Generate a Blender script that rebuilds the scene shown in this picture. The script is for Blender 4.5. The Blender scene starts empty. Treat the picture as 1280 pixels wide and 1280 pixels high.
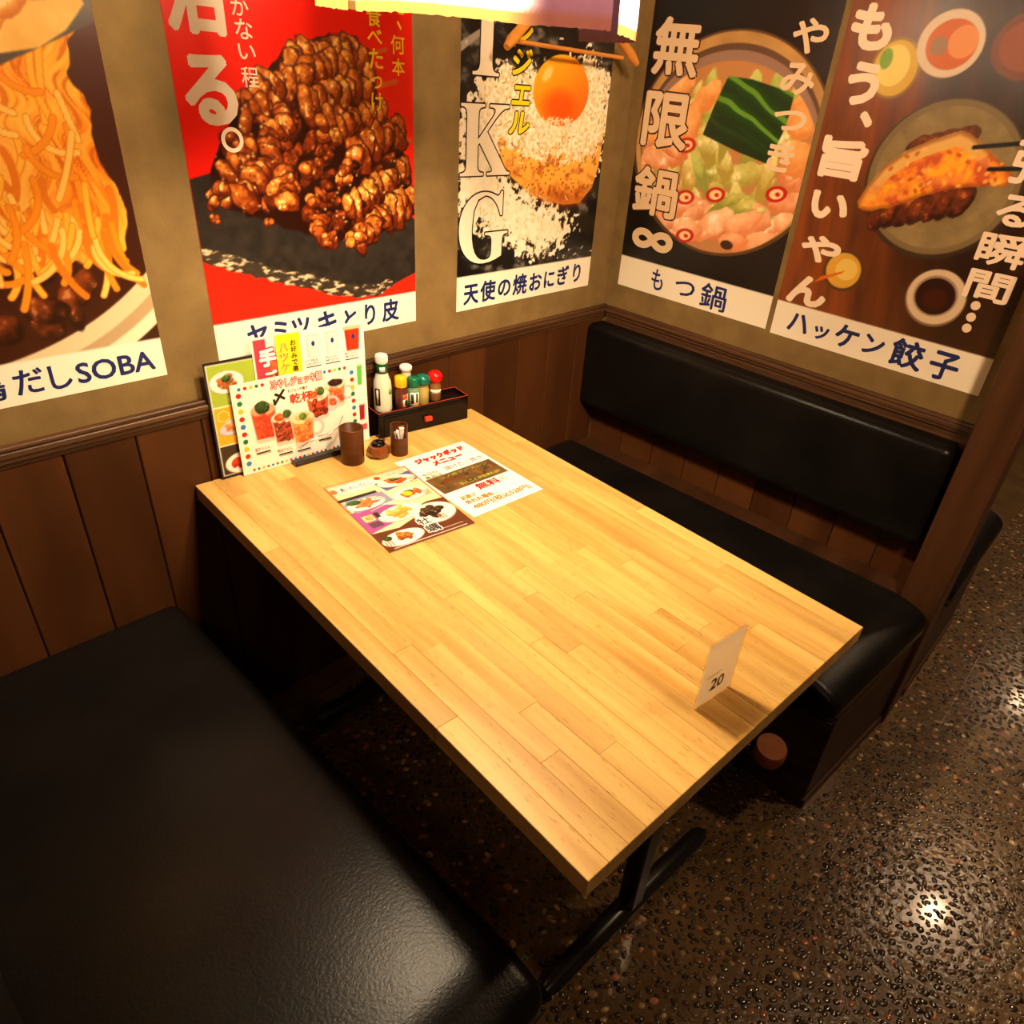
import bpy, bmesh, math, random
import numpy as np
from mathutils import Matrix, Vector
random.seed(7)
S = bpy.context.scene
COL = S.collection

# ------------------------------------------------------------ camera
cam_d = bpy.data.cameras.new('camera'); cam = bpy.data.objects.new('camera', cam_d); COL.objects.link(cam)
YAW, PITCH, ROLL = 0.9043, -0.5569, 0.1103
fw = Vector((math.sin(YAW)*math.cos(PITCH), math.cos(YAW)*math.cos(PITCH), math.sin(PITCH)))
rt0 = Vector((math.cos(YAW), -math.sin(YAW), 0)); up0 = rt0.cross(fw)
rt = rt0*math.cos(ROLL)+up0*math.sin(ROLL); up = up0*math.cos(ROLL)-rt0*math.sin(ROLL)
M = Matrix((rt, up, -fw)).transposed().to_4x4(); M.translation = (-1.9188, -1.4229, 1.5247)
cam.matrix_world = M
cam_d.sensor_width = 36; cam_d.lens = 895.7/1280*36
cam_d.shift_x = -(700.26-640)/1280; cam_d.shift_y = (645.9-640)/1280
cam_d.clip_start = 0.02
S.camera = cam
# ------------------------------------------------------------ world, view
w = bpy.data.worlds.new('world'); S.world = w; w.use_nodes = True
w.node_tree.nodes['Background'].inputs[0].default_value = (1.0, .62, .34, 1)
w.node_tree.nodes['Background'].inputs[1].default_value = 0.03
S.view_settings.view_transform = 'Standard'; S.view_settings.look = 'None'
S.view_settings.exposure = 0.0; S.view_settings.gamma = 1.0; S.view_settings.use_curve_mapping = False
S.cycles.use_denoising = True
S.cycles.max_bounces = 8; S.cycles.sample_clamp_indirect = 4
# ------------------------------------------------------------ lights (the aisle's ceiling lamps and added fill lights; the pendant's bulb is in its builder)
def lamp(name, loc, power, col, rad, spot=None, aim=None):
    d = bpy.data.lights.new(name, 'SPOT' if spot else 'POINT'); d.energy = power; d.color = col; d.shadow_soft_size = rad
    if spot: d.spot_size = spot; d.spot_blend = .8
    o = bpy.data.objects.new(name, d); COL.objects.link(o); o.location = loc
    if aim: o.rotation_euler = (Vector(aim)-Vector(loc)).to_track_quat('-Z', 'Y').to_euler()
    return o
WARM = (1, .66, .38)
lamp('aisle_light', (1.36, -1.78, 2.25), 56, WARM, .05, 2.1, (1.36, -1.78, 0))
lamp('aisle_light', (3.60, -1.75, 2.25), 40, WARM, .05, 2.3, (3.4, -1.75, 0))
lamp('aisle_light', (-0.10, -1.80, 2.25), 50, WARM, .05, 2.4, (-0.10, -1.75, 0))
lamp('wall_wash_fill', (-1.25, -2.35, 2.38), 185, WARM, .10, 1.15, (-1.05, 0, 1.45))  # added wall wash to lift the upper back-wall posters
lamp('wall_wash_fill', (-1.75, -2.00, 2.38), 200, WARM, .10, 1.05, (0, -.62, 1.32))  # added wall wash to brighten the right wall's posters
lamp('aisle_light', (-2.60, -2.30, 2.25), 12, WARM, .12, 2.6, (-1.6, -1.3, 0.4))  # weak fill added from behind the camera, not an existing lamp

# ------------------------------------------------------------ helpers
def tag(o, label=None, cat=None, group=None, kind=None):
    if label: o['label'] = label
    if cat: o['category'] = cat
    if group: o['group'] = group
    if kind: o['kind'] = kind
    return o
def thing(name, label, cat, loc=(0, 0, 0), rz=0, group=None, mat4=None):
    o = bpy.data.objects.new(name, None); COL.objects.link(o); o.empty_display_size = .05
    if mat4 is not None: o.matrix_world = mat4
    else: o.location = loc; o.rotation_euler = (0, 0, rz)
    return tag(o, label, cat, group)
class MB:
    def __init__(s): s.v = []; s.f = []; s.sm = []
    def add(s, v, f, smooth=False):
        n = len(s.v); s.v += [tuple(p) for p in v]; s.f += [tuple(i+n for i in q) for q in f]; s.sm += [smooth]*len(f)
        return s
    def box(s, a, b, bev=0, seg=2, smooth=False):
        bm = bmesh.new(); bmesh.ops.create_cube(bm, size=1)
        for v in bm.verts: v.co = Vector([(a[i]+b[i])/2+v.co[i]*abs(b[i]-a[i]) for i in range(3)])
        if bev: bmesh.ops.bevel(bm, geom=bm.edges[:], offset=bev, segments=seg, profile=.5, affect='EDGES', clamp_overlap=True)
        bm.verts.index_update()
        s.add([v.co[:] for v in bm.verts], [[v.index for v in f.verts] for f in bm.faces], smooth); bm.free(); return s
    def lathe(s, prof, n=24, c=(0, 0, 0), smooth=True, cap=True, sx=1, sy=1):
        V = []; F = []
        for r, z in prof:
            for k in range(n):
                a = 2*math.pi*k/n; V.append((c[0]+r*math.cos(a)*sx, c[1]+r*math.sin(a)*sy, c[2]+z))
        for i in range(len(prof)-1):
            for k in range(n):
                k2 = (k+1) % n; F.append((i*n+k, i*n+k2, (i+1)*n+k2, (i+1)*n+k))
        s.add(V, F, smooth)
        if cap: s.add(V[:n][::-1], [tuple(range(n))]); s.add(V[-n:], [tuple(range(n))])
        return s
    def tube(s, pts, r, n=8, smooth=True, caps=True):
        pts = [Vector(p) for p in pts]; R = r if isinstance(r, (list, tuple)) else [r]*len(pts); V = []; F = []
        for i, p in enumerate(pts):
            d = (pts[min(i+1, len(pts)-1)]-pts[max(i-1, 0)]).normalized()
            a = Vector((0, 0, 1)) if abs(d.z) < .9 else Vector((1, 0, 0)); u = d.cross(a).normalized(); q = d.cross(u)
            for k in range(n):
                t = 2*math.pi*k/n; V.append(p+(u*math.cos(t)+q*math.sin(t))*R[i])
        for i in range(len(pts)-1):
            for k in range(n):
                k2 = (k+1) % n; F.append((i*n+k, i*n+k2, (i+1)*n+k2, (i+1)*n+k))
        s.add(V, F, smooth)
        if caps: s.add(V[:n], [tuple(range(n))]); s.add(V[-n:][::-1], [tuple(range(n))])
        return s
    def mesh(s, name, m):
        me = bpy.data.meshes.new(name); me.from_pydata([tuple(p) for p in s.v], [], s.f)
        me.polygons.foreach_set('use_smooth', s.sm); bm = bmesh.new(); bm.from_mesh(me)
        bmesh.ops.recalc_face_normals(bm, faces=bm.faces[:]); bm.to_mesh(me); bm.free()
        if m: me.materials.append(m)
        return me
    def obj(s, name, m, parent=None, loc=None, mesh=None):
        return link(name, s.mesh(name, m), parent, loc)
def link(name, me, parent=None, loc=None):
    o = bpy.data.objects.new(name, me); COL.objects.link(o)
    if parent: o.parent = parent
    if loc is not None: o.location = loc
    return o

# ------------------------------------------------------------ materials
def lin(c): return tuple((x/12.92 if x <= .04045 else ((x+.055)/1.055)**2.4) for x in c)
def mat(name, col=(.5, .5, .5), rough=.5, metal=0, noise=None, bump=None, spec=.5, coat=0, trans=0, alpha=None, rnd=0, ior=1.45, coat_rough=.1):
    m = bpy.data.materials.new(name); m.use_nodes = True; nt = m.node_tree; b = nt.nodes['Principled BSDF']
    b.inputs['Base Color'].default_value = (*col, 1); b.inputs['Roughness'].default_value = rough; b.inputs['Metallic'].default_value = metal
    b.inputs['Specular IOR Level'].default_value = spec; b.inputs['Coat Weight'].default_value = coat; b.inputs['Coat Roughness'].default_value = coat_rough
    b.inputs['Transmission Weight'].default_value = trans; b.inputs['IOR'].default_value = ior
    N = nt.nodes.new; L = nt.links.new; tc = N('ShaderNodeTexCoord'); out = None
    if noise:   # (col2, scale(xyz), detail, low, high)
        c2, sc, det, lo, hi = noise
        mp = N('ShaderNodeMapping'); mp.inputs['Scale'].default_value = sc; L(tc.outputs['Object'], mp.inputs[0])
        if rnd:
            oi = N('ShaderNodeObjectInfo'); cx = N('ShaderNodeCombineXYZ'); mu = N('ShaderNodeMath'); mu.operation = 'MULTIPLY'; mu.inputs[1].default_value = 37
            L(oi.outputs['Random'], mu.inputs[0]); [L(mu.outputs[0], cx.inputs[i]) for i in range(3)]; L(cx.outputs[0], mp.inputs['Location'])
        nz = N('ShaderNodeTexNoise'); nz.inputs['Scale'].default_value = 1; nz.inputs['Detail'].default_value = det; L(mp.outputs[0], nz.inputs[0])
        cr = N('ShaderNodeValToRGB'); cr.color_ramp.elements[0].position = lo; cr.color_ramp.elements[1].position = hi
        cr.color_ramp.elements[0].color = (*col, 1); cr.color_ramp.elements[1].color = (*c2, 1)
        L(nz.outputs[0], cr.inputs[0]); out = cr.outputs[0]
        if rnd:
            hs = N('ShaderNodeHueSaturation'); mr = N('ShaderNodeMapRange'); mr.inputs[3].default_value = 1-rnd; mr.inputs[4].default_value = 1+rnd
            L(oi.outputs['Random'], mr.inputs[0]); L(mr.outputs[0], hs.inputs['Value']); L(out, hs.inputs['Color']); out = hs.outputs[0]
        L(out, b.inputs['Base Color'])
    if bump:    # (scale(xyz), strength, distance, type)
        sc, st, di, ty = bump
        mp2 = N('ShaderNodeMapping'); mp2.inputs['Scale'].default_value = sc; L(tc.outputs['Object'], mp2.inputs[0])
        t = N('ShaderNodeTexVoronoi' if ty == 'v' else 'ShaderNodeTexNoise'); t.inputs['Scale'].default_value = 1
        if ty != 'v': t.inputs['Detail'].default_value = 4
        L(mp2.outputs[0], t.inputs[0]); bp = N('ShaderNodeBump'); bp.inputs['Strength'].default_value = st; bp.inputs['Distance'].default_value = di
        L(t.outputs[0], bp.inputs['Height']); L(bp.outputs[0], b.inputs['Normal'])
    return m
def vcol_mat(name, rough=.4, spec=.5, coat=0, bump=None):
    m = mat(name, (1, 1, 1), rough, spec=spec, coat=coat, bump=bump); nt = m.node_tree
    a = nt.nodes.new('ShaderNodeAttribute'); a.attribute_name = 'Col'
    nt.links.new(a.outputs['Color'], nt.nodes['Principled BSDF'].inputs['Base Color']); return m
PAL = {}
def plain(rgb, rough=.4):
    k = (tuple(round(c, 3) for c in rgb), rough)
    if k not in PAL: PAL[k] = mat('print_colour_%d' % len(PAL), lin(rgb), rough)
    return PAL[k]

M_plaster = mat('plaster', (.145, .090, .026), .85, noise=((.205, .130, .041), (14, 14, 14), 10, .32, .68), bump=((160, 160, 160), .35, .002, 'n'))
M_wood = mat('dark_wood', (.042, .0135, .0035), .5, noise=((.090, .030, .0075), (7, 7, 1.6), 6, .3, .75), spec=.2, bump=((90, 90, 6), .25, .001, 'n'), rnd=.16)
M_rail = mat('rail_wood', (.032, .012, .004), .5, noise=((.10, .042, .014), (1.5, 8, 120), 5, .35, .65), bump=((4, 40, 220), .5, .002, 'n'))
M_railr = mat('rail_wood_side', (.032, .012, .004), .5, noise=((.10, .042, .014), (8, 1.5, 120), 5, .35, .65), bump=((40, 4, 220), .5, .002, 'n'))
M_post = mat('post_wood', (.040, .015, .005), .45, spec=.35, noise=((.085, .033, .011), (18, 18, 1.5), 6, .35, .7), bump=((90, 90, 5), .3, .0015, 'n'))
M_bench = mat('bench_wood', (.028, .010, .0035), .5, spec=.25, noise=((.06, .023, .008), (1.5, 12, 22), 6, .35, .7), bump=((6, 60, 90), .25, .001, 'n'))
M_leather = mat('black_leather', (.0042, .0036, .0033), .30, spec=.17, bump=((210, 210, 210), .4, .0010, 'n'), noise=((.008, .0066, .0058), (5, 5, 5), 6, .4, .7))
M_table = mat('beech_stave', (.50, .272, .060), .42, noise=((.72, .45, .135), (30, 2.4, 30), 8, .32, .66), bump=((120, 9, 120), .05, .0005, 'n'), rnd=.13, spec=.4)
M_black = mat('black_steel', (.012, .011, .011), .28, metal=0, spec=.6)
M_lacq = mat('black_lacquer', (.005, .003, .003), .18, spec=.3)
M_red = mat('red_lacquer', (.55, .05, .02), .3)
M_steel = mat('bright_steel', (.6, .55, .5), .3, metal=1)
M_cup = mat('brown_cup', (.065, .018, .0035), .38, spec=.3, noise=((.10, .03, .006), (20, 20, 60), 4, .3, .7))
M_knob = mat('round_wood', (.24, .062, .013), .55, spec=.2, noise=((.32, .088, .022), (60, 60, 60), 4, .3, .7))
M_grout = mat('floor_resin', (.085, .047, .016), .22, noise=((.14, .080, .029), (9, 9, 9), 6, .3, .7), bump=((55, 55, 55), .35, .004, 'n'), coat=.3)
M_pebble = vcol_mat('pebble_stone', .16, coat=.5)
M_print = vcol_mat('laminated_print', .3, bump=((7, 7, 7), .12, .004, 'n'))
M_printm = vcol_mat('menu_print', .33)
M_ceil = mat('ceiling_paint', (.12, .09, .06), .9)
M_white = mat('white_plastic', (.75, .73, .68), .35)

# short dark pores in the beech
nt = M_table.node_tree; bs_ = nt.nodes['Principled BSDF']; src = bs_.inputs['Base Color'].links[0].from_socket
tc_ = nt.nodes.new('ShaderNodeTexCoord'); mp_ = nt.nodes.new('ShaderNodeMapping'); mp_.inputs['Scale'].default_value = (420, 45, 420); nz_ = nt.nodes.new('ShaderNodeTexNoise'); nz_.inputs['Scale'].default_value = 1; nz_.inputs['Detail'].default_value = 1
cr_ = nt.nodes.new('ShaderNodeValToRGB'); cr_.color_ramp.elements[0].position = .66; cr_.color_ramp.elements[1].position = .74; cr_.color_ramp.elements[0].color = (1, 1, 1, 1); cr_.color_ramp.elements[1].color = (.62, .50, .38, 1)
ml_ = nt.nodes.new('ShaderNodeMix'); ml_.data_type = 'RGBA'; ml_.blend_type = 'MULTIPLY'; ml_.inputs[0].default_value = 1
nt.links.new(tc_.outputs['Object'], mp_.inputs[0]); nt.links.new(mp_.outputs[0], nz_.inputs[0]); nt.links.new(nz_.outputs[0], cr_.inputs[0]); nt.links.new(src, ml_.inputs[6]); nt.links.new(cr_.outputs[0], ml_.inputs[7]); nt.links.new(ml_.outputs[2], bs_.inputs['Base Color'])

# ------------------------------------------------------------ room shell
def struct(name, m, *boxes, bev=0):
    b = MB()
    for a, c in boxes: b.box(a, c, bev)
    return tag(b.obj(name, m), kind='structure')
floor = struct('floor', M_grout, ((-3.2, -3.6, -.05), (5.2, .05, 0)))
wall_back = struct('wall_back', M_plaster, ((-3.2, 0, .0), (5.2, .12, 2.45)))
wall_right = struct('wall_right', M_plaster, ((0, -1.18, .0), (.035, -.0005, 2.45)))
wall_left = struct('wall_left', M_bench, ((-2.10, -1.16, 0), (-2.065, -.0005, 1.0)))
struct('wall_front', M_plaster, ((-3.2, -3.6, 0), (5.2, -3.5, 2.45)))
struct('ceiling', M_ceil, ((-3.2, -3.6, 2.45), (5.2, .12, 2.5)))
# wainscot planks (each a part of its wall)
def plank(x0, x1, z0, z1, parent, axis='x'):
    g = .0012
    if axis == 'x': b = MB().box((x0+g, -.009, z0), (x1-g, .0, z1), .002, 1)
    else: b = MB().box((-.009, x0+g, z0), (0, x1-g, z1), .002, 1)
    return b.obj('plank', M_wood, parent)
xs = [-2.06, -1.984, -1.858, -1.732, -1.606, -1.480, -1.351, -1.225, -1.10, -.975, -.85, -.676, -.541, -.408, -.275, -.14, -.009]
for a, b in zip(xs, xs[1:]): plank(a, b, 0, .853, wall_back)
ys = [-1.178, -1.06, -.93, -.80, -.67, -.54, -.41, -.28, -.15, -.0095]
for a, b in zip(ys, ys[1:]): plank(a, b, 0, .827, wall_right, 'y')
# dado rails with their stepped moulding
def rail(name, m, p0, p1, axis):
    b = MB()
    steps = [(.012, .843, .852), (.017, .853, .862), (.021, .863, .8745), (.016, .8750, .883)]
    for d, z0, z1 in steps:
        if axis == 'x': b.box((p0, -d, z0), (p1, 0, z1), .0015, 1)
        else: b.box((-d, p0, z0), (0, p1, z1), .0015, 1)
    return tag(b.obj(name, m), kind='structure')
rail('trim_1', M_rail, -2.06, -.0005, 'x')
rail('trim_2', M_railr, -1.18, -.0225, 'y')
tag(MB().box((-.012, -1.179, .828), (-.0005, -.0225, .8425), .001, 1).obj('trim_4', M_railr), kind='structure')
# end post of the partition, with its two faces' boards
tag(MB().box((-.114, -1.275, 0), (.02, -1.181, 2.449), .004, 2).obj('trim_3', M_post), kind='structure')

# ------------------------------------------------------------ floor pebbles
def pebble_shapes(n=14):
    r = np.random.RandomState(3); out = []
    for i in range(n):
        L = r.uniform(.0068, .0112); W = L*r.uniform(.5, .8); H = r.uniform(.0018, .0032); k = 9; V = []; F = []
        wob = 1+r.uniform(-.13, .13, k)
        for rr, z in ((1, -.0004), (.82, H*.7), (.45, H)):
            for j in range(k):
                a = 2*math.pi*j/k; V.append((L*rr*wob[j]*math.cos(a), W*rr*wob[j]*math.sin(a), z))
        for i2 in range(2):
            for j in range(k): j2 = (j+1) % k; F.append((i2*k+j, i2*k+j2, (i2+1)*k+j2, (i2+1)*k+j))
        F.append(tuple(range(2*k, 3*k))); out.append((np.array(V), F))
    return out
PS = pebble_shapes()
PCOL = [((.020, .013, .008), 14), ((.036, .022, .011), 25), ((.066, .038, .018), 26), ((.11, .066, .030), 18), ((.26, .17, .085), 4.5), ((.46, .31, .15), 3), ((.34, .13, .055), 2.5), ((.055, .055, .030), 5)]
pc = np.array([c for c, _ in PCOL]); pw = np.array([k for _, k in PCOL], float); pw /= pw.sum()
def pebbles():
    r = np.random.RandomState(11); sp = .0176; P = []
    y = -2.15; row = 0
    while y < -.12:
        x = -1.50+(row % 2)*sp/2
        while x < (3.6 if y < -1.25 else -.5):
            P.append((x+r.uniform(-.42, .42)*sp, y+r.uniform(-.42, .42)*sp)); x += sp
        y += sp*.87; row += 1
    P = np.array(P); keep = np.ones(len(P), bool)
    keep &= ~((P[:, 0] < -1.55) | ((P[:, 0] > -.54) & (P[:, 1] > -1.23)))
    P = P[keep]; n = len(P); shp = r.randint(0, len(PS), n); ang = np.where(r.rand(n) < .6, r.normal(2.2, .5, n), r.uniform(0, 6.28, n))
    sc = r.uniform(.66, 1.08, n); ci = r.choice(len(pc), n, p=pw); col = pc[ci]*r.uniform(.75, 1.25, (n, 1))
    d = np.hypot(P[:, 0]+1.0, P[:, 1]+1.55)+np.where((P[:, 1] > -1.2), 2, 0)+np.where(P[:, 1] < -1.9, 1, 0)+np.where(P[:, 0] < -1.25, 1, 0)
    order = np.argsort(d); near = order[:300]; rest = order[300:]
    vs = [None]*len(PS)
    meshes = {}
    for i in near:   # single pebbles, shared meshes of shape and colour
        k = (int(shp[i]), int(ci[i]))
        if k not in meshes:
            V, F = PS[k[0]]; me = bpy.data.meshes.new('pebble'); me.from_pydata(V.tolist(), [], F)
            me.polygons.foreach_set('use_smooth', [True]*len(F))
            a = me.color_attributes.new('Col', 'FLOAT_COLOR', 'POINT'); a.data.foreach_set('color', np.tile([*pc[k[1]], 1], len(V)).astype(np.float32))
            me.materials.append(M_pebble); meshes[k] = me
        o = link('pebble', meshes[k], floor, (P[i, 0], P[i, 1], 0)); o.rotation_euler = (0, 0, ang[i]); o.scale = (sc[i], sc[i], sc[i])
    AV = []; AF = []; AC = []; off = 0
    for i in rest:
        V, F = PS[shp[i]]; c, s = math.cos(ang[i])*sc[i], math.sin(ang[i])*sc[i]
        W = np.empty_like(V); W[:, 0] = V[:, 0]*c-V[:, 1]*s+P[i, 0]; W[:, 1] = V[:, 0]*s+V[:, 1]*c+P[i, 1]; W[:, 2] = V[:, 2]*sc[i]
        AV.append(W); AC.append(np.tile([*col[i], 1], (len(V), 1))); AF += [tuple(q+off for q in f) for f in F]; off += len(V)
    me = bpy.data.meshes.new('pebble_paving'); me.from_pydata(np.concatenate(AV).tolist(), [], AF)
    me.polygons.foreach_set('use_smooth', np.ones(len(AF), bool))
    a = me.color_attributes.new('Col', 'FLOAT_COLOR', 'POINT'); a.data.foreach_set('color', np.concatenate(AC).astype(np.float32).ravel())
    me.materials.append(M_pebble); o = link('pebble_paving', me, floor); o['kind'] = 'stuff'
    print('pebbles', n)
pebbles()
b = MB(); JOINTS = ((-1.343, -.78, -.40), (-1.402, .0, .55))
for (y, x0, x1) in JOINTS: b.box((x0, y-.0009, -.001), (x1, y+.0009, .0018))
jo = b.obj('floor_joint', mat('joint', (.2, .14, .08), .4), floor); jo['kind'] = 'stuff'
b = MB().box((-1.42, -.089, 0), (-.68, -.085, .004)); b.obj('metal_strip', M_steel, floor)

# ------------------------------------------------------------ benches
def cushion(a, b, bev, slope=0):
    """box with rounded edges, finely divided and slightly crowned"""
    bm = bmesh.new(); bmesh.ops.create_cube(bm, size=1)
    for v in bm.verts: v.co = Vector([(a[i]+b[i])/2+v.co[i]*(b[i]-a[i]) for i in range(3)])
    bmesh.ops.bevel(bm, geom=bm.edges[:], offset=bev, segments=5, profile=.55, affect='EDGES')
    if slope:     # the open end slopes down, shaped to catch the aisle lamps' sheen
        for k in range(1, 9): bmesh.ops.bisect_plane(bm, geom=bm.verts[:]+bm.edges[:]+bm.faces[:], plane_co=(0, a[1]+.012+.014*k, 0), plane_no=(0, 1, 0))
        for v in bm.verts:
            t = min(1, max(0, 1-(v.co.y-a[1])/.115)); v.co.z -= slope*t*t*(v.co.z-a[2])/(b[2]-a[2])
    bm.verts.index_update(); mb = MB().add([v.co[:] for v in bm.verts], [[v.index for v in f.verts] for f in bm.faces], True); bm.free()
    return mb
def bench(name, label, x0, x1, y0, y1, front_dx, grp=None, skew=0):
    t = thing(name, label, 'bench', ((x0+x1)/2, y1, 0)); X = (x1-x0)/2; Y = y0-y1
    cu = cushion((-X, Y, .352), (X, 0, .44), .030, .034)
    def sk(mb): mb.v = [(p[0], p[1]+skew*(p[0]/X)*min(1, p[1]/Y), p[2]) for p in mb.v]; return mb
    o = sk(cu).obj('seat_cushion', M_leather, t)
    e = MB()  # piping round the lower edge of the cushion
    e.tube([(X-.004, -.02, .352), (X-.004, Y+.004, .352), (-X+.004, Y+.004, .352), (-X+.004, -.02, .352)], .004, 6)
    sk(e).obj('piping', M_leather, t)
    bx0, bx1 = (-X+.07, X) if front_dx < 0 else (-X, X-.07)
    sk(MB().box((bx0, Y+.012, .03), (bx1, -.001, .349), .003, 1)).obj('base_box', M_bench, t)
    sk(MB().box((bx0-.004, Y+.006, .0), (bx1+.004, -.002, .03), .002, 1)).obj('kick_board', M_bench, t)
    return t
bench('bench', 'black leather bench seat under the padded backrest on the right wall', -.628, -.124, -1.252, -.012, -1, skew=-.022)
lb_ = thing('ledge_board', 'narrow dark wood board behind the right bench seat under the backrest', 'board', (-.0635, -.012, .0))
MB().box((-.0515, -1.165, 0), (.0515, 0, .405), .003, 1).obj('board', M_bench, lb_)
bench('bench', 'large black leather bench seat filling the lower left, in front of the plank wainscot', -2.04, -1.478, -1.155, -.012, 1)
bench('bench', 'bench of the neighbouring booth beyond the dark end post', .05, .62, -1.285, -.012, 1)
def backrest(label, x0, x1, y0, y1):
    t = thing('backrest', label, 'backrest', ((x0+x1)/2, y1, .555)); X = (x1-x0)/2; Y = y0-y1
    cushion((-X, Y, 0), (X, 0, .283), .028).obj('pad', M_leather, t)
    e = MB(); s = -1 if x0 > -1 else 1; xf = X-.012
    e.tube([(-s*-xf*0+s*xf, Y+.006, .02), (s*xf, Y+.006, .262)], .0035, 6).obj('seam', M_leather, t)
    return t
backrest('long black leather padded backrest fixed to the right wall above the bench', -.095, -.010, -1.165, -.004)
backrest('black leather backrest pad behind the large left bench', -2.062, -1.975, -1.13, -.014)
backrest('black leather backrest of the neighbouring booth', .036, .12, -1.165, -.014)

# ------------------------------------------------------------ table
TA = -.0703; TW = .7455; TL = 1.1667; TT = .7; TH = .034
ta_inv = (Matrix.Translation((-1.3898, -.012, 0)) @ Matrix.Rotation(TA, 4, 'Z')).inverted()
table = thing('dining_table', 'light laminated beech dining table with black steel legs between the two benches', 'table', (-1.3898, -.012, 0), TA)
r = random.Random(5); n = 20; sw = TW/n; cache = {}
for i in range(n):
    y = 0
    first = r.uniform(.08, .45)
    while y > -TL+1e-4:
        L = first if y == 0 else r.uniform(.28, .62)
        if TL+y-L < .12: L = TL+y
        edge = i in (0, n-1) or y-L < -TL+.01; MB().box((i*sw+.00001, y-L+.00001, TT-TH), ((i+1)*sw-.00001, y-.00001, TT-r.uniform(0, .00008)), .0008 if edge else 0, 1).obj('stave', M_table, table)
        y -= L
def pedestal(y):
    b = MB().box((TW/2-.02, y-.02, .045), (TW/2+.02, y+.02, TT-TH-.006), .004, 1)
    b.obj('column', M_black, table)
    b = MB(); x0, x1 = TW/2-.245, TW/2+.262
    b.tube([(x0, y, .030), (x0+.02, y, .034), (TW/2, y, .046), (x1-.02, y, .034), (x1, y, .030)], [.016, .021, .024, .021, .016], 12)
    b.obj('foot_bar', M_black, table)
    MB().box((TW/2-.23, y-.03, TT-TH-.007), (TW/2+.23, y+.03, TT-TH-.001), .002, 1).obj('top_bracket', M_black, table)
    for s in (-1, 1): MB().lathe([(.012, 0), (.014, .003), (.010, .014)], 12, (TW/2+s*.235, y, 0)).obj('levelling_foot', M_black, table)
pedestal(-.17); pedestal(-1.035)
# round wooden knob on a black arm below the front edge
KP = ta_inv @ Vector((-.985, -1.207, .553))
kn = MB().lathe([(.022, -.017), (.0275, -.013), (.0285, 0), (.0275, .014), (.0255, .0165)], 28)
q = Matrix.Translation(KP) @ Matrix.Rotation(-.15, 4, 'Y') @ Matrix.Rotation(.12, 4, 'X')
kn.v = [tuple(q @ Vector(p)) for p in kn.v]
o = kn.obj('knob', M_knob, table); o['label'] = 'round reddish-brown wooden knob under the front edge'
MB().tube([tuple(KP-Vector((0, 0, .014))), tuple(KP+Vector((-.004, .03, -.022))), tuple(KP+Vector((-.02, .07, .03))), tuple(KP+Vector((-.02, .08, .11)))], .008, 8).obj('knob_arm', M_black, table)

# ------------------------------------------------------------ numpy printing
def vnoise(U, V, sc, seed=0, octv=4, gain=.55):
    out = 0; amp = 1; tot = 0
    for k in range(octv):
        rr = np.random.RandomState(seed*31+k); T = rr.rand(64, 64).astype(np.float32)
        x = U*sc*2**k+7.3*k; y = V*sc*2**k+3.1*k; xi = np.floor(x).astype(int); yi = np.floor(y).astype(int); fx = x-xi; fy = y-yi
        fx = fx*fx*(3-2*fx); fy = fy*fy*(3-2*fy); a = T[yi % 64, xi % 64]; b_ = T[yi % 64, (xi+1) % 64]; c = T[(yi+1) % 64, xi % 64]; d = T[(yi+1) % 64, (xi+1) % 64]
        out = out+amp*((a*(1-fx)+b_*fx)*(1-fy)+(c*(1-fx)+d*fx)*fy); tot += amp; amp *= gain
    return out/tot
def sst(a, b, x): t = np.clip((x-a)/(b-a), 0, 1); return t*t*(3-2*t)
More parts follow.
